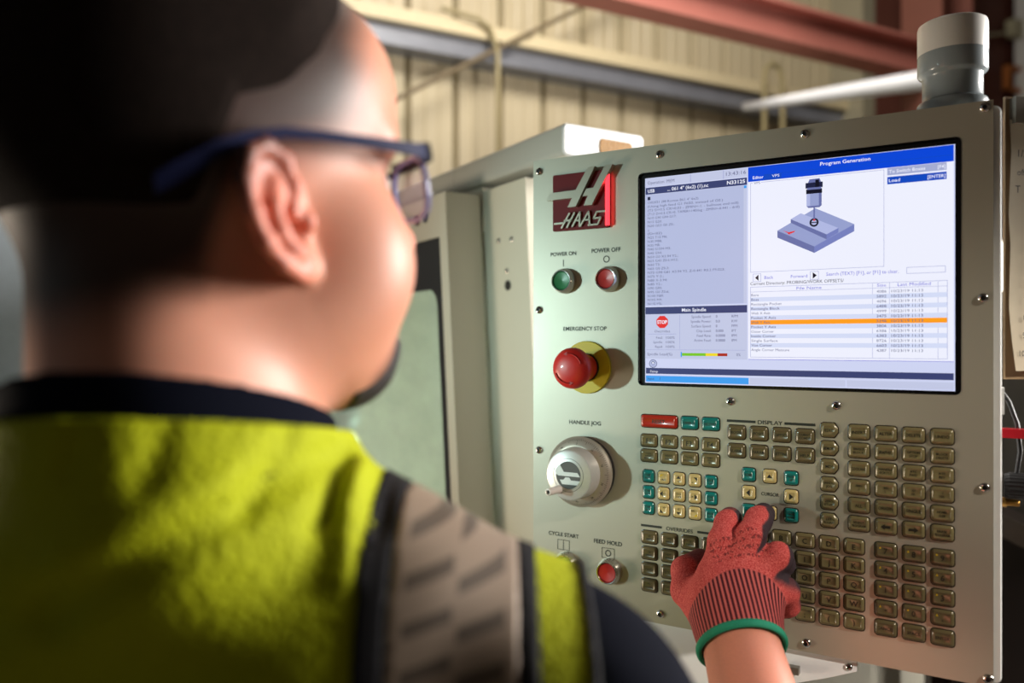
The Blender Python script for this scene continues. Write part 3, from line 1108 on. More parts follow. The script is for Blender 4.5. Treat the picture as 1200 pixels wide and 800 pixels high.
p = Pane('spindle_pane')
p.rect(.4, 113.2, -19, 30.6, PANE2)
p.rect(.4, 113.2, 30.4, 38.2, NAVY)
p.text('Main Spindle', 56, 32.6, 3.8, WH, 'C', 27, .015)
p.disc(20, 21.6, 7.2, RED, 8, math.pi / 8)
p.text('STOP', 20, 19.6, 4.0, WH, 'C', 11.5, .03)
p.text('Overrides', 20, 10, 3.0, TXT, 'C', 18)
p.rect(3, 36, 8, 8.4, LINE)
p.rect(40, 40.3, -8, 29, LINE)
for i, t in enumerate(('Feed:', 'Spindle:', 'Rapid:')):
    p.text(t, 20.5, 3 - i * 5, 2.8, TXT, 'R')
    p.text('100%', 24.5, 3 - i * 5, 2.8, TXT, width=10)
for i, (t, v, u_) in enumerate((('Spindle Speed:', '0', 'RPM'), ('Spindle Power:', '0.0', 'KW'), ('Surface Speed:', '0', 'FPM'), ('Chip Load:', '0.000', 'IPT'), ('Feed Rate:', '0.0000', 'IPM'), ('Active Feed:', '0.0000', 'IPM'))):
    p.text(t, 75, 25.4 - i * 5.1, 2.9, TXT, 'R')
    p.text(v, 80, 25.4 - i * 5.1, 2.9, TXT, 'L', bold=.01)
    p.text(u_, 97, 25.4 - i * 5.1, 2.9, TXT, 'L')
p.rect(2, 111, -9.3, -9.0, LINE)
p.text('Spindle Load(%)', 2.6, -15.4, 3.0, TXT, width=29)
p.rect(41.2, 42.6, -17, -11.4, CYAN)
p.rect(42.6, 69, -15.6, -12.6, GRN)
p.rect(69, 82, -15.6, -12.6, YEL)
p.rect(82, 92.4, -15.6, -12.6, MAR)
p.text('0%', 102, -15.4, 3.0, TXT)
p.done()

p = Pane('generator_window')
p.rect(114.2, 302.4, 166.6, 181.8, BLUE)
p.rect(130.5, 148, 166.6, 172.8, BLUE2)
p.rect(148, 302.4, 172.4, 172.8, BLUE2)
p.text('Program Generation', 208.6, 175.6, 3.6, WH, 'C', 46, .012)
p.text('Editor', 119, 169, 3.2, WH, width=11, bold=.012)
p.text('VPS', 138.5, 169, 3.0, WH, width=7.5)
p.rect(114.2, 302.4, -19, 166.6, WH)
p.frame(116.6, 243.8, 72, 165.2, LINE)
p.rect(119, 127.5, 164.4, 165.6, WH)
p.text('VPS', 120.2, 163.6, 2.6, TXT, width=6.4)
p.frame(114.4, 302.3, -18.9, -18.4, LINK, .5)
# probe over a stepped block
p.poly([(144, 113.6), (180, 88.8 + 6.5), (180, 88.8), (144, 106.5)], P2)
p.poly([(180, 95.3), (217.2, 114.8), (217.2, 108), (180, 88.8)], P3)
p.poly([(144, 113.6), (181, 133.5), (217.2, 114.8), (180, 95.3)], P1)
p.poly([(157.2, 120.8), (157.2, 124.4), (191.6, 106.6), (191.6, 101.6)], P2)
p.poly([(191.6, 106.6), (202.6, 112.2), (202.6, 107.6), (191.6, 101.6)], P3)
p.poly([(157.2, 124.4), (167.0, 129.6), (202.6, 112.2), (191.6, 106.6)], P4)
p.disc(179.8, 119.4, 4.4, BLK)
p.disc(179.8, 119.4, 2.6, P4)
p.rect(176, 183.4, 118.9, 119.8, BLK)
p.rect(179.2, 180.6, 121, 136, P2)
p.rect(179, 180.8, 121, 122.6, RED)
p.rect(172.6, 187.0, 136, 152, P1)
p.rect(172.6, 176, 136, 152, P4)
p.rect(184.4, 187.0, 136, 152, P2)
p.poly([(172.6, 136.1), (174.5, 134.2), (185, 134.2), (187, 136.1)], P2)
p.rect(172.2, 187.4, 148.4, 153, BLK)
p.rect(171.6, 188.0, 154, 159.5, DARK)
p.rect(173.2, 186.6, 152.4, 154.6, P2)
p.poly([(174, 159.5), (175.5, 163), (185, 163.2), (186.5, 159.5)], P2)
p.rect(181, 184.6, 154.5, 162, BLK)
p.poly([(149.5, 113.4), (155.2, 111.2), (161.8, 112.4), (160.6, 111.0), (157.4, 109.7), (156.2, 110.4), (157.2, 108.9), (154.8, 109.2), (154.2, 110.6)], RED)
# shortcut boxes
p.rect(246.6, 296.6, 159.2, 166.2, GREY)
p.text('To Switch Boxes', 248, 161.2, 3.2, WH, width=31, bold=.01)
p.text('[F4]', 295.6, 161.2, 3.2, WH, 'R', bold=.01)
p.rect(246.6, 296.6, 150.6, 157.6, BLUE2)
p.text('Load', 248, 152.6, 3.2, WH, width=9.6, bold=.01)
p.text('[ENTER]', 295.6, 152.6, 3.2, WH, 'R', bold=.01)
p.frame(119.4, 127.6, 62, 70.4, LINE)
p.poly([(121.6, 66.2), (125, 63), (125, 69.4)], BLK)
p.text('Back', 131, 64.6, 3.2, LINK, width=9)
p.text('Forward', 157.4, 64.6, 3.2, LINK, width=16)
p.frame(176, 184.2, 62, 70.4, LINE)
p.poly([(178.6, 63), (182.4, 66.2), (178.6, 69.4)], BLK)
p.text('Search (TEXT) [F1], or [F1] to clear.', 191.4, 65.4, 3.4, LINK, width=65)
p.frame(263.2, 295.8, 64.2, 70.4, LINE)
p.done()

p = Pane('file_table')
p.y -= .0004
p.text('Current Directory: PROBING/WORK OFFSETS/', 116.6, 58.6, 3.3, DARK, width=91)
p.frame(116.6, 297.4, -16.4, 56.8, LINE)
p.rect(116.6, 297.4, 51.4, 51.7, LINE)
for x in (233.4, 248.4, 289.4):
    p.rect(x, x + .3, -16.4, 56.8, LINE)
p.text('File Name', 175, 52.6, 3.0, LINK, 'C', 24)
p.text('Size', 241.6, 52.8, 3.0, LINK, 'C', 8)
p.text('Last Modified', 269.6, 52.8, 3.2, LINK, 'C', 28)
rows = (('Bore', 4086), ('Boss', 5892), ('Rectangle Pocket', 4696), ('Rectangle Block', 6488), ('Web X Axis', 4999), ('Pocket X Axis', 3475), ('Web Y Axis', 5248), ('Pocket Y Axis', 3806), ('Outer Corner', 6386), ('Inside Corner', 6383),
        ('Single Surface', 8726), ('Vise Corner', 6603), ('Angle Corner Measure', 4387))
for i, (t, n_) in enumerate(rows):
    z = 48.3 - i * 4.74
    if i % 2:
        p.rect(117, 297, z - 2.2, z + 2.2, ROW)
    if i == 6:
        p.rect(117, 297, z - 2.3, z + 2.3, ORG)
    p.text(t, 117.6, z - 1.3, 2.7, TXT, width=len(t) * 1.92, bold=.008 if i % 2 else 0)
    p.text(str(n_), 237.2, z - 1.3, 2.7, TXT, width=8.6, bold=.008 if i % 2 else 0)
    p.text('10/23/19 11:13', 250.2, z - 1.3, 2.7, TXT, width=27, bold=.008 if i % 2 else 0)
p.done()

p = Pane('status_bar')
p.rect(1, 302.4, -35.8, -29.4, NAVY)
p.disc(9.4, -24.6, 4.6, NAVY, 24)
p.disc(9.4, -24.6, 4.0, PANE, 24)
p.disc(9.4, -24.0, 2.0, NAVY, 16)
p.disc(9.4, -24.0, 1.3, WH, 16)
p.rect(7.4, 11.4, -27.2, -24.4, GREY)
p.text('Setup', 6, -34.4, 2.6, WH, width=9)
p.rect(1, 114.8, -44.8, -38, CYAN)
p.text('Input:', 3, -42.6, 2.8, NAVY, width=8)
p.rect(17.2, 17.5, -43, -39.4, NAVY)
p.rect(116, 209, -44.8, -38, PANE2)
p.rect(210.4, 302.4, -44.8, -38, PANE2)
p.done()

# ---- beacon on top
s, h = pp(1116, 120, -.042)
bx_ = s
beac = empty('signal_beacon', (bx_, .042, ZP + ST + .0025))
beac.parent = pend
M_grey = mat('beacon_grey', (140, 150, 154), .25, coat=.4, noise=.02)
M_lens = mat('beacon_lens', (222, 220, 214), .3, noise=.01, sss=.0, coat=.2)
q = MB().lathe((0, 0, 0), (0, 0, 1), [(.031, 0), (.031, .008), (.0300, .0105), (.0268, .0125), (.0262, .014), (.0262, .034), (.0270, .0355), (.0295, .0372), (.0305, .039), (.0305, .0565)], 48)
q.lathe((0, 0, -.006), (0, 0, 1), [(.024, 0), (.024, .0065)], 32)
q.build('beacon_base', M_grey, beac, 35)
q = MB().lathe((0, 0, 0), (0, 0, 1), [(.0305, .0566), (.0305, .0830), (.0298, .0855), (.0275, .087), (.0001, .0875)], 48)
q.build('beacon_lens', M_lens, beac, 35)

# ---- fittings on the right side of the housing
q = MB()
kp = [(SR + .0065 + d_, r) for r, d_ in ((.004, 0), (.004, .006))]
n = 20
rings = []
for d_, r in ((.002, .010), (.006, .0118), (.018, .0118), (.0205, .0105)):
    ring = []
    for k in range(2 * n):
        a = 2 * math.pi * k / (2 * n)
        rr2 = r * (1.0 if k % 2 else .93)
        ring.append((SR + .0065 + d_, .022 + rr2 * math.cos(a), ZP - .1315 + rr2 * math.sin(a)))
    rings.append(ring)
q.loft(rings)
q.build('side_knob', mat('black_rubber', (22, 22, 24), .6), pend)
q = MB().lathe((SR + .0065, .022, ZP - .1475), (1, 0, 0), [(.0045, 0), (.0045, .004), (.0032, .004), (.0032, .013), (.0026, .014)], 16)
q.build('brass_fitting', mat('brass', (196, 150, 78), .3, .9), pend, 40)
q = MB().tube([(SR + .006, .02, ZP - .045), (SR + .012, .02, ZP - .055), (SR + .0185, .02, ZP - .075), (SR + .021, .021, ZP - .1), (SR + .018, .022, ZP - .122)], .0019, 8)
q.build('side_cable', M_black, pend, 60)
q = MB()
q.box(SR + .0066, SR + .16, .012, .020, ZP - .0875, ZP - .0790)
q.build('red_handle_bar', mat('red_enamel', (206, 36, 50), .3, coat=.4), pend)
q = MB()
q.box(SR + .0066, SR + .0085, .008, .024, ZP - .066, ZP - .042)
q.build('side_bracket', M_house, pend)

# ------------------------------------------------------------------ paper on a clipboard at the pendant's side
clip = empty('hanging_clipboard', (PX0, PY0, EYE - ZP), PA)
props(clip, 'clipboard with an aged handwritten list hung on the pendant side', 'clipboard')
clip.location = (Vector((PX0, PY0, EYE - ZP)) + Matrix.Rotation(PA, 3, 'Z') @ Vector((SR + .0108, .028, ZP - .035)))
clip.rotation_euler = (0, 0, math.radians(8))
M_paper = mat('aged_paper', (226, 214, 188), .7, noise=.10, nscale=9)
q = MB().box(0, .23, .002, .005, -.0, .262)
q.build('backing_board', mat('board_tan', (168, 140, 104), .6), clip)
q = MB()
n = 8
top, bot = [], []
for k in range(n + 1):
    z = .008 + .232 * k / n
    lx = -.001 + .004 * k / n + (.0012 * math.sin(k * 2.1)) + (.004 if k == 0 else 0)
    top.append((lx, -.001 - .006 * (1 - k / n) ** 3, z))
    bot.append((.222, -.0005, z))
q.loft([top, bot], 0, False, False, closed=False)
pap = q.build('paper_sheet', M_paper, clip, 60)
q = MB()
put_text(q, '1/2', .008, .205, .007, -.004, None, 'L', 0, .0, 2)
put_text(q, 'offset', .007, .188, .006, -.004, None, 'L', 0, .0, 2)
put_text(q, 'T', .005, .172, .007, -.004, None, 'L', 0, .0, 2)
for k in range(10):
    put_text(q, str(k + 1), .019 - .0008 * k, .170 - k * .0165, .0055, -.0075, None, 'R', 0, 0, 2)
q.build('handwriting', mat('pencil', (70, 66, 66), .7), pap)
q = MB().box(.004, .226, -.006, .002, .236, .260)
q.build('clip_bar', mat('clip_grey', (172, 170, 160), .35, .5), clip)
q = MB().tube([(.06, -.008, .262), (.06, -.012, .235), (.06, -.008, .215)], .006, 8)
q.build('clip_spring', M_black, clip, 50)
# ------------------------------------------------------------------ operator
# organic shapes: smooth distance fields meshed with surface nets
def smin(a, b, k):
    h = np.clip(.5 + .5 * (b - a) / k, 0, 1)
    return b + (a - b) * h - k * h * (1 - h)


def smax(a, b, k):
    return -smin(-a, -b, k)


def ell(p, c, r):
    r = np.array(r, np.float32)
    q = p - np.array(c, np.float32)
    k0 = np.sqrt(((q / r) ** 2).sum(1)) + 1e-6
    k1 = np.sqrt(((q / (r * r)) ** 2).sum(1)) + 1e-6
    return k0 * (k0 - 1) / k1


def capd(p, a, b, ra, rb):
    a = np.array(a, np.float32)
    b = np.array(b, np.float32)
    ab = b - a
    h = np.clip(((p - a) @ ab) / (ab @ ab), 0, 1)
    return np.sqrt((((p - a) - h[:, None] * ab) ** 2).sum(1)) - (ra + (rb - ra) * h)


def chain(p, pts, rs, k=.004):
    d = None
    for i in range(len(pts) - 1):
        e = capd(p, pts[i], pts[i + 1], rs[i], rs[i + 1])
        d = e if d is None else smin(d, e, k)
    return d


def surface_nets(f, lo, hi, h, B=8, margin=1.25):
    lo = np.array(lo, float)
    nb = np.ceil((np.array(hi, float) - lo) / (h * B)).astype(int)
    n = nb * B
    gi = np.stack(np.meshgrid(*[np.arange(k) for k in nb], indexing='ij'), -1).reshape(-1, 3)
    cen = (lo + (gi * B + (B - 1) / 2) * h).astype(np.float32)
    d = f(cen)
    half = B * h * math.sqrt(3) / 2 * margin + h
    act = np.abs(d) < half
    D = np.empty(n, np.float32)
    Dv = D.reshape(nb[0], B, nb[1], B, nb[2], B)
    Dv[...] = np.where(d > 0, 1.0, -1.0).astype(np.float32).reshape(nb[0], 1, nb[1], 1, nb[2], 1)
    loc = np.stack(np.meshgrid(*[np.arange(B)] * 3, indexing='ij'), -1).reshape(-1, 3)
    ab = gi[act]
    for s in range(0, len(ab), 1500):
        blk = ab[s:s + 1500]
        pts = (lo + (blk[:, None, :] * B + loc[None]) * h).astype(np.float32).reshape(-1, 3)
        v = f(pts).reshape(len(blk), B, B, B)
        Dv[blk[:, 0], :, blk[:, 1], :, blk[:, 2], :] = v
    ins = D < 0
    c = np.zeros([k - 1 for k in n], np.int8)
    for dx in (0, 1):
        for dy in (0, 1):
            for dz in (0, 1):
                c += ins[dx:n[0] - 1 + dx, dy:n[1] - 1 + dy, dz:n[2] - 1 + dz]
    cells = np.argwhere((c > 0) & (c < 8))
    idx = np.full(c.shape, -1, np.int32)
    idx[cells[:, 0], cells[:, 1], cells[:, 2]] = np.arange(len(cells))
    acc = np.zeros((len(cells), 3))
    cnt = np.zeros(len(cells))
    cor = [(a, b, e) for a in (0, 1) for b in (0, 1) for e in (0, 1)]
    val = {o: D[cells[:, 0] + o[0], cells[:, 1] + o[1], cells[:, 2] + o[2]] for o in cor}
    for o in cor:
        for ax in range(3):
            if o[ax] == 0:
                o2 = tuple(o[i] + (1 if i == ax else 0) for i in range(3))
                a, b = val[o], val[o2]
                m = (a < 0) != (b < 0)
                t = np.where(m, a / np.where(m, a - b, 1), 0)
                pt = np.tile(np.array(o, float), (len(cells), 1))
                pt[:, ax] += t
                acc[m] += pt[m]
                cnt[m] += 1
    V = (lo + (cells + acc / np.maximum(cnt, 1)[:, None]) * h).astype(np.float32)
    F = []
    for ax in range(3):
        a1, a2 = (ax + 1) % 3, (ax + 2) % 3
        s0 = [slice(1, -1)] * 3
        s1 = [slice(1, -1)] * 3
        s0[ax] = slice(0, -1)
        s1[ax] = slice(1, None)
        e0, e1 = ins[tuple(s0)], ins[tuple(s1)]
        w = np.argwhere(e0 != e1)
        if not len(w):
            continue
        flip = e0[w[:, 0], w[:, 1], w[:, 2]]
        off = np.ones(3, int)
        off[ax] = 0
        w = w + off

        def at(o1, o2):
            q = w.copy()
            q[:, a1] += o1
            q[:, a2] += o2
            return idx[q[:, 0], q[:, 1], q[:, 2]]
        Q = np.stack([at(-1, -1), at(0, -1), at(0, 0), at(-1, 0)], 1)
        Q[~flip] = Q[~flip][:, ::-1]
        F.append(Q)
    F = np.concatenate(F)
    F = F[(F >= 0).all(1)]
    # one Newton step onto the surface
    e = h * .5
    d0 = f(V)
    g = np.stack([f(V + np.array(o, np.float32)) - f(V - np.array(o, np.float32)) for o in ((e, 0, 0), (0, e, 0), (0, 0, e))], 1) / (2 * e)
    gl2 = (g * g).sum(1) + 1e-6
    step = np.clip(d0 / gl2, -h, h)
    V = V - g * step[:, None] * .8
    N = g / np.sqrt(gl2)[:, None]
    return V, F, N


def sdf_object(name, f, lo, hi, h, mats, parent=None, attrs=None, frame=None):
    V, F, N = surface_nets(f, lo, hi, h)
    L = V
    if frame is not None:
        inv = np.array(frame.inverted())
        L = V @ inv[:3, :3].T + inv[:3, 3]
    me = bpy.data.meshes.new(name)
    me.vertices.add(len(L))
    me.vertices.foreach_set('co', np.ascontiguousarray(L, np.float32).ravel())
    me.loops.add(len(F) * 4)
    me.loops.foreach_set('vertex_index', F.astype(np.int32).ravel())
    me.polygons.add(len(F))
    me.polygons.foreach_set('loop_start', np.arange(0, len(F) * 4, 4, dtype=np.int32))
    me.update(calc_edges=True)
    me.validate()
    me.polygons.foreach_set('use_smooth', [True] * len(me.polygons))
    for m in (mats if isinstance(mats, list) else [mats]):
        me.materials.append(m)
    for k, fn in (attrs or {}).items():
        a = me.attributes.new(k, 'FLOAT_COLOR', 'POINT')
        col = np.ones((len(V), 4), np.float32)
        col[:, :3] = fn(V, N)
        a.data.foreach_set('color', col.ravel())
    o = link(name, me, parent)
    if frame is not None:
        o.matrix_parent_inverse = Matrix.Identity(4)
        o.matrix_local = (parent.matrix_world.inverted() @ frame) if parent else frame
    return o


def attr_mat(name, attr, rough=.5, sss=0.0, bump=0.0, bscale=300, noise=.06, spec=.5):
    m = bpy.data.materials.new(name)
    m.use_nodes = True
    nt = m.node_tree
    b = nt.nodes['Principled BSDF']
    at = nt.nodes.new('ShaderNodeAttribute')
    at.attribute_name = attr
    tc = nt.nodes.new('ShaderNodeTexCoord')
    n = nt.nodes.new('ShaderNodeTexNoise')
    n.inputs['Scale'].default_value = bscale
    n.inputs['Detail'].default_value = 4
    nt.links.new(tc.outputs['Object'], n.inputs['Vector'])
    mx = nt.nodes.new('ShaderNodeMix')
    mx.data_type = 'RGBA'
    mx.blend_type = 'MULTIPLY'
    rp = nt.nodes.new('ShaderNodeMapRange')
    rp.inputs[3].default_value = 1 - noise * 2
    rp.inputs[4].default_value = 1 + noise * 2
    nt.links.new(n.outputs['Fac'], rp.inputs[0])
    mx.inputs[0].default_value = 1
    nt.links.new(at.outputs['Color'], mx.inputs[6])
    nt.links.new(rp.outputs[0], mx.inputs[7])
    nt.links.new(mx.outputs[2], b.inputs['Base Color'])
    b.inputs['Roughness'].default_value = rough
    b.inputs['Specular IOR Level'].default_value = spec
    if sss:
        b.inputs['Subsurface Weight'].default_value = sss
        b.inputs['Subsurface Radius'].default_value = (1.0, .35, .2)
        b.inputs['Subsurface Scale'].default_value = .006
    if bump:
        bp = nt.nodes.new('ShaderNodeBump')
        bp.inputs['Strength'].default_value = bump
        bp.inputs['Distance'].default_value = .001
        nt.links.new(n.outputs['Fac'], bp.inputs['Height'])
        nt.links.new(bp.outputs['Normal'], b.inputs['Normal'])
    MATS[name] = m
    return m


def sstep(a, b, x):
    t = np.clip((x - a) / (b - a), 0, 1)
    return t * t * (3 - 2 * t)


def E3(x, y, z):
    return np.array((x, y, EYE + z), np.float32)


# ---- skeleton (world)
HYAW = math.radians(36.5)
HPIT = math.radians(6)
HC = np.array((-.165, .44, EYE + .075), np.float32)
_f = np.array((math.cos(HYAW), math.sin(HYAW), 0))
_r = np.array((math.sin(HYAW), -math.cos(HYAW), 0))
_u = np.array((0, 0, 1.0))
HF = _f * math.cos(HPIT) + _u * math.sin(HPIT)
HU = _u * math.cos(HPIT) - _f * math.sin(HPIT)
HR_ = np.stack([HF, _r, HU]).astype(np.float32)          # rows: forward, right, up


def head_local(p):
    return (p - HC) @ HR_.T


def head_world(a, b, c):
    return Vector(tuple(HC + a * HF + b * _r + c * HU))


SP = np.array((-.172, .405), np.float32)                  # spine
TR = np.array((1, 0), np.float32)
TF = np.array((0, 1), np.float32)


def torso_local(p):
    q = p[:, :2] - SP
    return np.stack([q @ TR, q @ TF, p[:, 2] - EYE], 1)


def torso_world(r, f, z):
    v = SP + r * TR + f * TF
    return E3(v[0], v[1], z)


SHR = E3(.024, .400, -.193)
ELR = E3(.212, .520, -.440)
SHL = torso_world(-.21, .0, -.180)
ELL_ = torso_world(-.26, .02, -.46)
WRL = torso_world(-.20, .22, -.50)
NB = torso_world(.008, .0, -.09)
NT_ = np.array(head_world(-.022, 0, -.055), np.float32)


def hp(x, y, d):
    s, h = on_plane(PX0, PY0, PA, x, y, d)
    ux, uy = math.cos(PA), math.sin(PA)
    return np.array((PX0 + uy * d + ux * s, PY0 - ux * d + uy * s, EYE + h), np.float32)


WR = hp(864, 738, .098)
NP = np.array((math.sin(PA), -math.cos(PA), 0), np.float32)      # out of the panel


def head_sdf(p, detail=True):
    q = head_local(p)
    q = q.astype(np.float32)
    qs = q.copy()
    qs[:, 1] = np.abs(q[:, 1])
    d = ell(q, (-.012, 0, .040), (.101, .080, .088))
    d = smin(d, ell(q, (.044, 0, .062), (.066, .068, .064)), .03)
    d = smin(d, ell(q, (.032, 0, -.030), (.066, .066, .085)), .03)
    d = smin(d, ell(q, (.026, 0, -.066), (.066, .066, .045)), .03)
    d = smin(d, ell(q, (.068, 0, -.096), (.024, .028, .022)), .03)
    d = smin(d, ell(qs, (.060, .045, -.036), (.034, .028, .040)), .02)
    d = smin(d, ell(q, (.080, 0, .030), (.018, .056, .015)), .016)
    d = smax(d, -ell(qs, (.106, .034, .008), (.016, .019, .014)), .012)
    d = smin(d, ell(qs, (.079, .032, .006), (.0125, .0125, .0125)), .003)
    d = smin(d, capd(q, (.090, 0, .018), (.112, 0, -.024), .008, .012), .014)
    d = smin(d, ell(qs, (.100, .013, -.030), (.010, .008, .008)), .008)
    d = smin(d, ell(q, (.092, 0, -.060), (.012, .026, .007)), .008)
    d = smin(d, ell(q, (.091, 0, -.072), (.011, .022, .007)), .006)
    d = smax(d, -ell(q, (.106, 0, -.0655), (.010, .026, .0016)), .003)
    # ears
    ti, fl = math.radians(17), math.radians(26)
    e = qs - np.array((.005, .0815, -.016), np.float32)
    up = np.array((-math.sin(ti), .10, math.cos(ti)))
    up /= np.linalg.norm(up)
    fw = np.array((math.cos(fl), -math.sin(fl), 0))
    fw = fw - up * (fw @ up)
    fw /= np.linalg.norm(fw)
    ou = np.cross(up, fw)
    if ou[1] < 0:
        ou = -ou
    R = np.stack([fw, up, ou]).astype(np.float32)
    w = e @ R.T
    near = np.abs(w).max(1) < .06
    if near.any() and detail:
        wn = w[near]
        dn = d[near]
        pl = ell(wn, (-.001, .004, -.001), (.0185, .0295, .0060))
        pl = smin(pl, ell(wn, (.0055, -.026, 0), (.0095, .0105, .0048)), .008)
        pl = smin(pl, ell(wn, (.012, -.002, -.010), (.010, .022, .012)), .006)
        con = ell(wn, (.0045, -.006, .010), (.0095, .0125, .0115))
        pl = smax(pl, -con, .004)
        fos = chain(wn, [(.004, .020, .0085), (-.008, .018, .0085), (-.0125, .006, .0085), (-.0115, -.010, .0085)], [.0042, .0042, .0036, .003])
        pl = smax(pl, -fos, .003)
        hel = chain(wn, [(.007, -.002, .003), (.0135, .010, .004), (.0125, .024, .004), (.003, .0325, .004), (-.009, .031, .0045), (-.0175, .021, .005), (-.0195, .006, .005),
                         (-.0175, -.009, .0045), (-.011, -.021, .004), (-.003, -.029, .003)], [.003, .0034, .0036, .0038, .0040, .0040, .0038, .0036, .0034, .003])
        pl = smin(pl, hel, .003)
        ant = chain(wn, [(.001, .015, .004), (-.0055, .006, .005), (-.0068, -.006, .005), (-.002, -.0175, .005), (.005, -.0205, .004)], [.003, .0036, .0036, .0036, .003])
        pl = smin(pl, ant, .003)
        pl = smin(pl, ell(wn, (.0145, -.007, .004), (.0042, .0060, .0042)), .004)
        d[near] = smin(dn, pl, .005)
    return d


def neck_sdf(p, g=0.0):
    d = capd(p, NT_, NB, .060 + g, .068 + g)
    nt2 = np.array(head_world(-.048, 0, -.015), np.float32)
    d = smin(d, capd(p, nt2, torso_world(.008, -.030, -.085), .042 + g, .050 + g), .03)
    return d


def torso_sdf(p):
    q = torso_local(p)
    qs = q.copy()
    qs[:, 0] = np.abs(q[:, 0])
    d = ell(q, (0, .030, -.29), (.190, .105, .21))
    d = smin(d, ell(q, (0, .045, -.50), (.180, .130, .20)), .06)
    d = smin(d, ell(qs, (.090, -.020, -.235), (.090, .052, .12)), .05)
    d = smin(d, capd(qs, (0, .0, -.106), (.188, .010, -.199), .062, .058), .05)
    return d


def arm_sdf(p, g=0.0):
    d = capd(p, SHR, ELR, .061 + g, .046 + g)
    d = smin(d, capd(p, ELR, WR, .046 + g, .034 + g), .03)
    l = capd(p, SHL, ELL_, .060 + g, .044 + g)
    l = smin(l, capd(p, ELL_, WRL, .044 + g, .030 + g), .03)
    return np.minimum(d, l)


# ---- right hand in a glove, touching the keypad
FING = {
    'index': ([hp(842, 664, .068), hp(847, 634, .060), hp(853, 613, .040), hp(856, 607, .022)], [.0150, .0140, .0128, .0115]),
    'middle': ([hp(868, 660, .070), hp(880, 628, .058), hp(889, 609, .036), hp(895, 602, .0145)], [.0150, .0140, .0128, .0112]),
    'ring': ([hp(892, 668, .064), hp(912, 652, .054), hp(916, 660, .034), hp(904, 672, .024)], [.0145, .0135, .0122, .0110]),
    'little': ([hp(906, 686, .056), hp(921, 692, .046), hp(923, 708, .030), hp(910, 714, .022)], [.0135, .0125, .0115, .0105]),
    'thumb': ([hp(832, 716, .074), hp(806, 692, .058), hp(803, 668, .042), hp(820, 656, .026)], [.0190, .0165, .0140, .0118]),
}
PALM = [(hp(858, 728, .092), hp(842, 672, .066), .024, .0165), (hp(864, 728, .092), hp(868, 668, .068), .025, .0165), (hp(872, 728, .090), hp(892, 674, .062), .025, .0160),
        (hp(880, 728, .086), hp(906, 690, .054), .024, .0150), (hp(846, 726, .086), hp(824, 706, .066), .025, .0190), (hp(858, 720, .070), hp(872, 680, .050), .022, .020)]
AX = (WR - ELR) / np.linalg.norm(WR - ELR)


def hand_sdf(p, g=0.0):
    pal = None
    for a, b, ra, rb in PALM:
        e = capd(p, a, b, ra + g, rb + g)
        pal = e if pal is None else smin(pal, e, .014)
    d = pal
    for nm, (pts, rs) in FING.items():
        rs = [r + g for r in rs]
        fd = chain(p, pts, rs, .004)
        d = smin(d, fd, .0045 if nm != 'thumb' else .008)
    return d


WC = WR - AX * .013                 # centre of the cuff opening
CUFF0, CUFF1 = -.004, .045


def glove_sdf(p):
    d = hand_sdf(p)
    t = (p - WC) @ AX
    cu = capd(p, WC - AX * .004, WC + AX * .045, .0385, .0375)
    d = smin(d, cu, .016)
    # knitted ribs
    d = smax(d, -(t - CUFF0), .002)
    return d


def body_sdf(p):
    d = smin(head_sdf(p), neck_sdf(p), .022)
    d = smin(d, torso_sdf(p) + .016, .02)
    d = smin(d, arm_sdf(p), .02)
    d = smin(d, hand_sdf(p, -.0035), .012)
    # relaxed left hand
    dirl = (WRL - ELL_) / np.linalg.norm(WRL - ELL_)
    k = WRL + dirl * .05
    l = capd(p, WRL, k, .028, .030)
    sd = np.cross(dirl, (0, 0, 1))
    for i in range(4):
        b0 = k + sd * (.030 - .02 * i) + dirl * .012
        l = smin(l, chain(p, [b0, b0 + dirl * .035, b0 + dirl * .055 - np.array((0, 0, .02)), b0 + dirl * .055 - np.array((0, 0, .04))], [.0105, .0098, .009, .008]), .005)
    l = smin(l, chain(p, [WRL + sd * .025, WRL + sd * .05 + dirl * .03, WRL + sd * .045 + dirl * .07], [.013, .012, .01]), .008)
    return smin(d, l, .01)


def hair_field(q):
    """>0 inside the hair, metres from the hairline"""
    a, b, c = q[:, 0], np.abs(q[:, 1]), q[:, 2]
    front = .066 - a + .55 * np.clip(c - .075, 0, 1) + .25 * np.clip(.05 - b, 0, 1)
    low = np.interp(a, [-.12, -.06, -.03, -.008, .02, .05], [-.062, -.058, -.045, .006, .014, .024]).astype(np.float32)
    return smin(front, c - low, .025)


SKIN = np.array(lin((212, 148, 122)))
HAIRC = np.array(lin((36, 26, 21)))


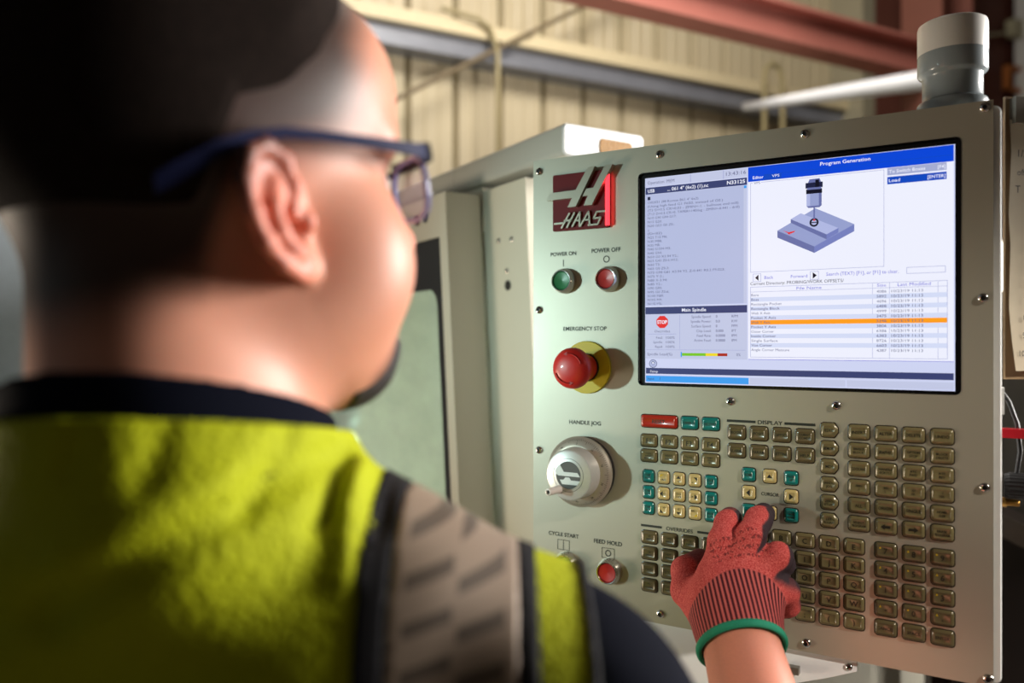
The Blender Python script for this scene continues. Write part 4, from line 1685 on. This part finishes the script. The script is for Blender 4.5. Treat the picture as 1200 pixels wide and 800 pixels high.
def body_col(V, N):
    q = head_local(V)
    hf = hair_field(q)
    m = sstep(-.018, .020, hf) * .95
    m = m * (q[:, 2] > -.09)
    # goatee and moustache stubble
    bd = sstep(.010, -.004, np.abs(q[:, 2] + .074) - .034) * sstep(.060, .074, q[:, 0]) * sstep(.046, .032, np.abs(q[:, 1])) * (q[:, 2] < -.046)
    col = SKIN[None] * np.ones((len(V), 1))
    # redder ears, nose and cheeks
    red = np.clip(sstep(.070, .084, np.abs(q[:, 1])) * sstep(.045, .03, np.abs(q[:, 0])) * (q[:, 2] < .04) * (q[:, 2] > -.06) + sstep(.100, .115, q[:, 0]) * .6, 0, 1)
    col = col * (1 - red[:, None] * np.array((-.03, .22, .20)))
    lips = sstep(.012, .006, np.abs(q[:, 2] + .066)) * sstep(.088, .094, q[:, 0]) * (np.abs(q[:, 1]) < .025)
    col = col * (1 - lips[:, None] * np.array((.15, .45, .40)))
    k = np.clip(m + bd * .85, 0, 1)[:, None]
    out = col * (1 - k) + HAIRC[None] * k
    # dark irises
    ir = sstep(.0075, .006, np.sqrt((q[:, 2] - .006) ** 2 + (np.abs(q[:, 1]) - .032) ** 2)) * (q[:, 0] > .084)
    wt = sstep(.0125, .0115, np.sqrt((q[:, 2] - .006) ** 2 + (np.abs(q[:, 1]) - .032) ** 2)) * (q[:, 0] > .084) * (np.abs(q[:, 2] - .006) < .006)
    out = out * (1 - wt[:, None]) + .7 * wt[:, None]
    return out * (1 - ir[:, None]) + .02 * ir[:, None]


M_skin = attr_mat('skin', 'Col', .48, .18, .12, 600, .05)
person = empty('person', (float(SP[0]), float(SP[1]), 0))
bpy.context.view_layer.update()
props(person, 'person in a yellow vest over a navy shirt pressing a key with a gloved hand', 'person')
body = sdf_object('body', body_sdf, (-.50, .20, EYE - .60), (.30, .86, EYE + .235), .0026, M_skin, person, {'Col': body_col}, Matrix.Identity(4))


def hair_sdf(p):
    q = head_local(p)
    hf = hair_field(q)
    top = sstep(.055, .10, q[:, 2])
    off = -.004 + sstep(.004, .05, hf) * (.0055 + .012 * top)
    wob = .0005 * np.sin(q[:, 0] * 310 + 3 * np.sin(q[:, 1] * 150)) * np.sin(q[:, 1] * 270 + q[:, 2] * 190)
    return smax(head_sdf(p, False) - off, -(hf - .002), .004)


M_hair = mat('short_hair', (30, 22, 18), .9, spec=.1, noise=.3, nscale=220, bump=.5, bscale=900)
sdf_object('hair', hair_sdf, HC - np.array((.16, .16, .12)), HC + np.array((.16, .16, .17)), .0026, M_hair, person, None, Matrix.Identity(4))


def beard_sdf(p):
    q = head_local(p)
    a, b, c = q[:, 0], np.abs(q[:, 1]), q[:, 2]
    reg = np.maximum(np.maximum(np.abs(c + .104) - .022, .056 - a), b - .036)
    mo = np.maximum(np.maximum(np.abs(c + .052) - .006, .085 - a), b - .034)
    reg = np.minimum(reg, mo)
    return smax(head_sdf(p, False) - .0018, reg, .006)


sdf_object('beard', beard_sdf, HC - np.array((.12, .12, .16)), HC + np.array((.16, .14, .02)), .0026, mat('beard_hair', (38, 32, 30), .6, noise=.3, nscale=300, bump=.5, bscale=900), person, None, Matrix.Identity(4))

# ---- navy shirt
M_navy = mat('navy_knit', (9, 12, 24), .9, noise=.12, nscale=400, bump=.2, bscale=1200, spec=.06)


def collar_plane(p):
    q = torso_local(p)
    return q[:, 2] - (-.0116 - .30 * (q[:, 1] + .075))


def folds(p):
    q = torso_local(p)
    r, f, z = q[:, 0], q[:, 1], q[:, 2]
    back = sstep(.02, -.03, f)

    def crease(x0, z0, x1, z1, w, dep):
        dx, dz = x1 - x0, z1 - z0
        L2 = dx * dx + dz * dz
        t = np.clip(((r - x0) * dx + (z - z0) * dz) / L2, 0, 1)
        dd = np.sqrt((r - x0 - t * dx) ** 2 + (z - z0 - t * dz) ** 2)
        return dep * np.exp(-(dd / w) ** 2)
    g = crease(.082, -.055, -.01, -.105, .010, .0060) + crease(-.01, -.105, -.12, -.13, .012, .004)
    g += crease(.090, -.050, .088, -.080, .0055, .0045) + crease(.105, -.055, .112, -.085, .005, .004) + crease(.070, -.042, .060, -.07, .005, .003)
    g += crease(.0, -.035, .0, -.05, .006, .002) + crease(.03, -.035, .028, -.055, .006, .0025)
    g -= crease(.098, -.05, .100, -.10, .006, .0035) + crease(.05, -.06, .0, -.085, .01, .003)
    g += .0012 * np.sin(r * 60 + z * 45) + .001 * np.sin(z * 90 - r * 40 + 1)
    return np.minimum(g, .0078) * back


def shirt_sdf(p):
    t = torso_sdf(p)
    ua = (ELR - SHR)
    L = np.linalg.norm(ua)
    ua = ua / L
    tt = (p - SHR) @ ua
    wr = .0022 * np.sin(tt * 120 + 3 * np.sin(p[:, 0] * 40)) + .0016 * np.sin(p[:, 2] * 170 + p[:, 0] * 90)
    sl = smax(capd(p, SHR, SHR + ua * (L * .98), .066, .064) + wr, tt - L * .80, .004)
    la = (ELL_ - SHL)
    L2 = np.linalg.norm(la)
    la = la / L2
    tl_ = (p - SHL) @ la
    sl2 = smax(capd(p, SHL, ELL_, .068, .058), tl_ - L2 * .8, .004)
    d = smin(t - .003 + folds(p), sl, .035)
    d = smin(d, sl2, .035)
    d = smax(d, -neck_sdf(p, .0025), .004)
    # standing collar
    nk = neck_sdf(p, .0115)
    co = np.maximum(np.maximum(nk, -neck_sdf(p, .003)), collar_plane(p))
    co = np.maximum(co, -(p[:, 2] - (EYE - .060)))
    d = smin(d, co, .006)
    return smax(d, -(p[:, 2] - (EYE - .60)), .004)


sdf_object('shirt', shirt_sdf, (-.54, .20, EYE - .62), (.30, .70, EYE + .05), .003, M_navy, person, None, Matrix.Identity(4))

# ---- yellow safety vest
hv = mat('hi_vis_mesh', (166, 173, 6), .75, noise=.06, nscale=300, spec=.2)
nt = hv.node_tree
vz = nt.nodes.new('ShaderNodeTexVoronoi')
vz.inputs['Scale'].default_value = 260
tc = nt.nodes.new('ShaderNodeTexCoord')
nt.links.new(tc.outputs['Object'], vz.inputs['Vector'])
bp = nt.nodes.new('ShaderNodeBump')
bp.inputs['Strength'].default_value = .7
bp.inputs['Distance'].default_value = .0015
nt.links.new(vz.outputs['Distance'], bp.inputs['Height'])
nt.links.new(bp.outputs['Normal'], nt.nodes['Principled BSDF'].inputs['Normal'])


def vest_base(p):
    t = torso_sdf(p)
    ua = (ELR - SHR) / np.linalg.norm(ELR - SHR)
    sh_ = capd(p, SHR, SHR + ua * .05, .0665, .0665)
    t = smin(t - .007, sh_, .035)
    t = smin(t, neck_sdf(p, .0135), .02)
    return t + folds(p) - .0055


def vest_cut(p):
    q = torso_local(p)
    c = np.abs(q[:, 0]) - .210
    c = np.maximum(c, q[:, 2] - (-.030 - .16 * (q[:, 1] + .09)))
    c = np.maximum(c, -(p[:, 2] - (EYE - .56)))
    open_ = np.maximum(np.abs(q[:, 0]) - .004, -(q[:, 1]))
    return np.maximum(c, -open_)


def vest_sdf(p):
    b = vest_base(p)
    return smax(smax(b, -(b + .006), .001), vest_cut(p), .002)


VLO, VHI = (-.52, .20, EYE - .58), (.26, .64, EYE + .03)
vest = sdf_object('safety_vest', vest_sdf, VLO, VHI, .003, hv, person, None, Matrix.Identity(4))


def band(name, r0, r1, m, thick=.0016, side=1):
    def f(p):
        q = torso_local(p)
        b = vest_base(p) - thick
        # the bands drift outwards a little over the shoulder
        rr = q[:, 0] * side
        d = smax(b, -(b + .005), .0005)
        d = np.maximum(d, np.maximum(r0 - rr, rr - r1))
        return np.maximum(d, vest_cut(p))
    c0 = torso_world(side * (r0 + r1) / 2, 0, 0)
    lo = np.array((c0[0] - .10, .20, EYE - .58))
    hi = np.array((c0[0] + .10, .66, EYE + .03))
    return sdf_object(name, f, lo, hi, .0026, m, vest, None, Matrix.Identity(4))


M_trim = mat('black_trim', (20, 19, 22), .75, noise=.1, nscale=300, spec=.2)
# segmented silver tape: rows of slanted strips
tp_ = bpy.data.materials.new('silver_tape')
tp_.use_nodes = True
nt = tp_.node_tree
b = nt.nodes['Principled BSDF']
tc = nt.nodes.new('ShaderNodeTexCoord')
sx = nt.nodes.new('ShaderNodeSeparateXYZ')
nt.links.new(tc.outputs['Object'], sx.inputs[0])


def nmath(op, a_, b_):
    n_ = nt.nodes.new('ShaderNodeMath')
    n_.operation = op
    for i_, v_ in enumerate((a_, b_)):
        if isinstance(v_, (int, float)):
            n_.inputs[i_].default_value = v_
        else:
            nt.links.new(v_, n_.inputs[i_])
    return n_.outputs[0]


vv = nmath('ADD', sx.outputs['Z'], nmath('MULTIPLY', sx.outputs['X'], -.22))
xr = nmath('SUBTRACT', sx.outputs['X'], -.025)
dash = None
for sgn, ph in ((-1, 0.0), (1, .5)):
    fr = nmath('FRACT', nmath('ADD', nmath('MULTIPLY', vv, 1 / .0175), 40 + ph), 0)
    on = nmath('MULTIPLY', nmath('LESS_THAN', fr, .34), nmath('GREATER_THAN', nmath('MULTIPLY', xr, sgn), .001))
    on = nmath('MULTIPLY', on, nmath('LESS_THAN', nmath('MULTIPLY', xr, sgn), .022))
    dash = on if dash is None else nmath('MAXIMUM', dash, on)
tm_ = nt.nodes.new('ShaderNodeMix')
tm_.data_type = 'RGBA'
tm_.inputs[6].default_value = (*lin((146, 128, 110)), 1)
tm_.inputs[7].default_value = (*lin((92, 80, 68)), 1)
nt.links.new(dash, tm_.inputs[0])
nt.links.new(tm_.outputs[2], b.inputs['Base Color'])
b.inputs['Roughness'].default_value = .5
b.inputs['Metallic'].default_value = .15
for sd_ in (1, -1):
    band('black_trim', .106, .119, M_trim, side=sd_)
    band('silver_tape', .119, .175, tp_, side=sd_)
    band('black_trim', .175, .184, M_trim, side=sd_)
    band('armhole_binding', .2055, .2105, M_trim, .0022, sd_)

# ---- glove
frame_g = Matrix.Identity(4)
az = Vector(AX)
ax_ = Vector((1, 0, 0))
ax_ = (ax_ - az * ax_.dot(az)).normalized()
ay_ = az.cross(ax_)
for i, v in enumerate((ax_, ay_, az)):
    frame_g[0][i], frame_g[1][i], frame_g[2][i] = v
frame_g.translation = Vector(WC)
BACK = np.array(NP * .75 + np.array((0, 0, .55)), np.float32)


def glove_col(V, N):
    """R: nitrile coat, G: unused"""
    tips = np.zeros(len(V))
    for nm, (pts, rs) in FING.items():
        if nm in ('middle', 'ring', 'little', 'thumb', 'index'):
            dd = np.sqrt(((V - pts[3]) ** 2).sum(1))
            tips = np.maximum(tips, sstep(rs[3] + .010, rs[3] + .003, dd) * (1.0 if nm == 'middle' else .75))
    side = N @ np.array((.62, -.25, -.30)) / .73
    palmar = sstep(.12, .30, side - .9 * (N @ NP) + .05)
    # the ring and little fingers show their dipped side
    low = np.zeros(len(V))
    for nm in ('little', 'ring'):
        pts, rs = FING[nm]
        for q_ in (pts[2:] if nm == 'ring' else pts[1:]):
            low = np.maximum(low, sstep(.026, .018, np.sqrt(((V - q_) ** 2).sum(1)))) if nm == 'ring' else np.maximum(low, sstep(.034, .024, np.sqrt(((V - q_) ** 2).sum(1))))
    c = np.clip(np.maximum(np.maximum(tips, palmar), low * .9), 0, 1)
    t = (V - WC) @ AX
    c = c * sstep(.040, .050, t)
    return np.stack([c, c, c], 1)


gv_ = bpy.data.materials.new('red_knit_glove')
gv_.use_nodes = True
nt = gv_.node_tree
N_ = nt.nodes
L_ = nt.links
b = N_['Principled BSDF']
b.inputs['Roughness'].default_value = .75
b.inputs['Specular IOR Level'].default_value = .25
tc = N_.new('ShaderNodeTexCoord')
sx = N_.new('ShaderNodeSeparateXYZ')
L_.new(tc.outputs['Object'], sx.inputs[0])


def mth(op, a, b_=None):
    n = N_.new('ShaderNodeMath')
    n.operation = op
    for i, v in enumerate((a, b_)):
        if v is None:
            continue
        if isinstance(v, (int, float)):
            n.inputs[i].default_value = v
        else:
            L_.new(v, n.inputs[i])
    return n.outputs[0]


def mixc(f, a, b_):
    n = N_.new('ShaderNodeMix')
    n.data_type = 'RGBA'
    if isinstance(f, (int, float)):
        n.inputs[0].default_value = f
    else:
        L_.new(f, n.inputs[0])
    for i, v in ((6, a), (7, b_)):
        if isinstance(v, tuple):
            n.inputs[i].default_value = (*v, 1)
        else:
            L_.new(v, n.inputs[i])
    return n.outputs[2]


knit = N_.new('ShaderNodeTexNoise')
knit.inputs['Scale'].default_value = 900
knit.inputs['Detail'].default_value = 2
L_.new(tc.outputs['Object'], knit.inputs['Vector'])
kf = N_.new('ShaderNodeMapRange')
kf.inputs[1].default_value = .35
kf.inputs[2].default_value = .7
L_.new(knit.outputs['Fac'], kf.inputs[0])
base = mixc(kf.outputs[0], lin((180, 48, 50)), lin((230, 116, 108)))
ang = mth('ARCTAN2', sx.outputs['Y'], sx.outputs['X'])
rib = mth('SINE', mth('MULTIPLY', ang, 56.0))
ribf = N_.new('ShaderNodeMapRange')
ribf.inputs[1].default_value = -.35
ribf.inputs[2].default_value = .35
L_.new(rib, ribf.inputs[0])
ribc = mixc(ribf.outputs[0], lin((74, 24, 32)), lin((200, 96, 92)))
cm = N_.new('ShaderNodeMapRange')
cm.inputs[1].default_value = .0530
cm.inputs[2].default_value = .0512
xo = mth('SUBTRACT', sx.outputs['X'], .004)
L_.new(mth('ADD', sx.outputs['Z'], mth('MULTIPLY', mth('MULTIPLY', xo, xo), 9.0)), cm.inputs[0])
c1 = mixc(cm.outputs[0], base, ribc)
at = N_.new('ShaderNodeAttribute')
at.attribute_name = 'coat'
c2 = mixc(at.outputs['Fac'], c1, lin((62, 50, 56)))
# blurred rows of black print on the back of the hand
pr = N_.new('ShaderNodeTexNoise')
pr.inputs['Scale'].default_value = 520
pr.inputs['Detail'].default_value = 1
mpp = N_.new('ShaderNodeMapping')
mpp.inputs['Scale'].default_value = (1.0, .3, .5)
L_.new(tc.outputs['Object'], mpp.inputs['Vector'])
L_.new(mpp.outputs['Vector'], pr.inputs['Vector'])
thr = mth('GREATER_THAN', pr.outputs['Fac'], .54)
row = mth('GREATER_THAN', mth('SINE', mth('MULTIPLY', sx.outputs['Z'], 900.0)), .0)
zin = mth('MULTIPLY', mth('GREATER_THAN', sx.outputs['Z'], .064), mth('LESS_THAN', sx.outputs['Z'], .088))
xin = mth('LESS_THAN', mth('ABSOLUTE', mth('SUBTRACT', sx.outputs['X'], .012)), .028)
pm = mth('MULTIPLY', mth('MULTIPLY', thr, row), mth('MULTIPLY', zin, xin))
pm = mth('MULTIPLY', pm, .65)
c3 = mixc(pm, c2, lin((70, 22, 26)))
L_.new(c3, b.inputs['Base Color'])
bp = N_.new('ShaderNodeBump')
bp.inputs['Strength'].default_value = .5
bp.inputs['Distance'].default_value = .001
hsum = mth('ADD', mth('MULTIPLY', knit.outputs['Fac'], .6), mth('MULTIPLY', mth('MULTIPLY', ribf.outputs[0], cm.outputs[0]), 1.2))
L_.new(hsum, bp.inputs['Height'])
L_.new(bp.outputs['Normal'], b.inputs['Normal'])
mid = hp(862, 680, .06)
glove = sdf_object('work_glove', glove_sdf, mid - np.array((.12, .12, .12)), mid + np.array((.12, .12, .12)), .0014, gv_, person, {'coat': glove_col}, frame_g)
q = MB()
ring = []
n = 48
cross = []
for k in range(n):
    a = 2 * math.pi * k / n
    cross.append(Vector((math.cos(a), math.sin(a), 0)))
rad = .0388
rings = []
for k in range(n + 1):
    c = cross[k % n]
    rings.append([c * (rad + .0028 * math.cos(t)) + Vector((0, 0, -.004 + .0042 * math.sin(t))) for t in [2 * math.pi * j / 10 for j in range(10)]])
q.loft(rings, 0, False, False)
o = q.build('cuff_hem', mat('green_hem', (18, 142, 108), .75, noise=.1, nscale=600, bump=.6, bscale=900), glove, 80)

# ---- trousers and boots
M_tr = mat('work_trousers', (40, 42, 50), .85, noise=.1, nscale=80, bump=.2, bscale=500)


def legs_sdf(p):
    d = capd(p, torso_world(-.07, .03, -.62), torso_world(.07, .03, -.62), .135, .135)
    for s_ in (-1, 1):
        d = smin(d, chain(p, [torso_world(s_ * .09, .03, -.68), torso_world(s_ * .11, .04, -1.05), torso_world(s_ * .12, .0, -1.46)], [.100, .075, .062], .02), .03)
    return np.maximum(d, p[:, 2] - (EYE - .56))


sdf_object('trousers', legs_sdf, (-.48, .16, .05), (.12, .68, EYE - .5), .008, M_tr, person, None, Matrix.Identity(4))
M_boot = mat('work_boot', (46, 34, 26), .6)
for s_ in (-1, 1):
    def boot(p, s_=s_):
        d = capd(p, torso_world(s_ * .12, .0, -1.40), torso_world(s_ * .12, .0, -1.50), .060, .052)
        d = smin(d, capd(p, torso_world(s_ * .12, -.02, -1.505), torso_world(s_ * .135, .15, -1.515), .05, .044), .03)
        return np.maximum(d, .0 - p[:, 2])
    sdf_object('boot', boot, (-.48, .2, -.02), (.12, .75, .24), .008, M_boot, person, None, Matrix.Identity(4))

# ---- safety glasses on the face
gl_ = empty('eyeglasses', (0, 0, 0))
fm = Matrix.Identity(4)
for i, v in enumerate((HF, _r * -1.0, HU)):
    fm[0][i], fm[1][i], fm[2][i] = [float(t) for t in v]
fm.translation = Vector(tuple(float(t) for t in HC))
gl_.matrix_world = fm
bpy.context.view_layer.update()
props(gl_, 'dark blue framed eyeglasses worn by the operator', 'glasses')
M_fr = mat('spectacle_frame', (24, 30, 66), .6, spec=.15, noise=.03)
M_frd = mat('spectacle_front', (22, 22, 32), .6, spec=.2, noise=.03)
M_len = bpy.data.materials.new('spectacle_lens')
M_len.use_nodes = True
nt = M_len.node_tree
nt.nodes.remove(nt.nodes['Principled BSDF'])
t1 = nt.nodes.new('ShaderNodeBsdfTransparent')
t1.inputs['Color'].default_value = (.86, .88, .95, 1)
t2 = nt.nodes.new('ShaderNodeBsdfGlossy')
t2.inputs['Roughness'].default_value = .04
t2.inputs['Color'].default_value = (.75, .8, 1, 1)
mx = nt.nodes.new('ShaderNodeMixShader')
mx.inputs[0].default_value = .22
nt.links.new(t1.outputs[0], mx.inputs[1])
nt.links.new(t2.outputs[0], mx.inputs[2])
nt.links.new(mx.outputs[0], nt.nodes['Material Output'].inputs[0])


def lens_pt(t, y0, k=1.0, da=0.0):
    """outline of one lens, t in 0..1; local x forward, y left, z up"""
    a = 2 * math.pi * t
    ex = abs(math.cos(a)) ** .7 * math.copysign(1, math.cos(a))
    ez = abs(math.sin(a)) ** .7 * math.copysign(1, math.sin(a))
    yy = y0 + .0255 * ex * k
    zz = .004 + .0175 * ez * k
    return Vector((.1095 - 2.2 * yy * yy - .05 * (zz - .01) + da, yy, zz))


for sd_ in (-1, 1):
    y0 = sd_ * .0330
    n = 32
    rp_ = [lens_pt(i / n, y0) for i in range(n)] + [lens_pt(0, y0)]
    q = MB().tube(rp_, .0017, 8)
    q.build('lens_rim', mat('rim_clear_blue', (120, 128, 190), .2, coat=.5, noise=.02), gl_, 60)
    q = MB()
    ri = [[lens_pt(i / n, y0, k) for i in range(n)] for k in (.97, .5, .02)]
    q.loft(ri, 0, False, True)
    q.build('lens', M_len, gl_, 60)
    # top bar of the front
    q = MB()
    bar_ = []
    for i in range(9):
        yy = sd_ * (.008 + .0580 * i / 8)
        zc = .0205 - .0012 * (i / 8)
        xx = .1110 - 2.2 * yy * yy
        bar_.append([(xx + .002, yy, zc - .0035), (xx + .002, yy, zc + .003), (xx - .002, yy, zc + .003), (xx - .002, yy, zc - .0035)])
    q.loft(bar_)
    q.build('brow_bar', M_frd, gl_, 40)
    # temple arm
    pts = [(.0995, .0665, .0195), (.094, .0715, .0195), (.080, .0770, .0198), (.055, .0825, .0208), (.030, .0860, .0218), (.010, .0875, .0222), (-.008, .0885, .0190), (-.022, .0885, .0130), (-.040, .0860, .0030), (-.049, .084, -.002)]
    hts = [.0042, .0040, .0032, .0028, .0026, .0026, .0028, .0038, .0046, .0040]
    q = MB()
    q.loft([[(x - .0, sd_ * (y - .0013), z - h_), (x, sd_ * (y + .0013), z - h_), (x, sd_ * (y + .0013), z + h_), (x, sd_ * (y - .0013), z + h_)] for (x, y, z), h_ in zip(pts, hts)])
    tm = q.build('temple', M_fr, gl_, 50)
    q = MB().box(.0955, .1005, min(sd_ * .0645, sd_ * .0695), max(sd_ * .0645, sd_ * .0695), .015, .025)
    q.build('hinge', M_frd, tm)
q = MB().tube([(.110, -.009, .016), (.113, -.004, .0185), (.113, .004, .0185), (.110, .009, .016)], .0022, 8)
q.build('bridge', M_frd, gl_, 60)
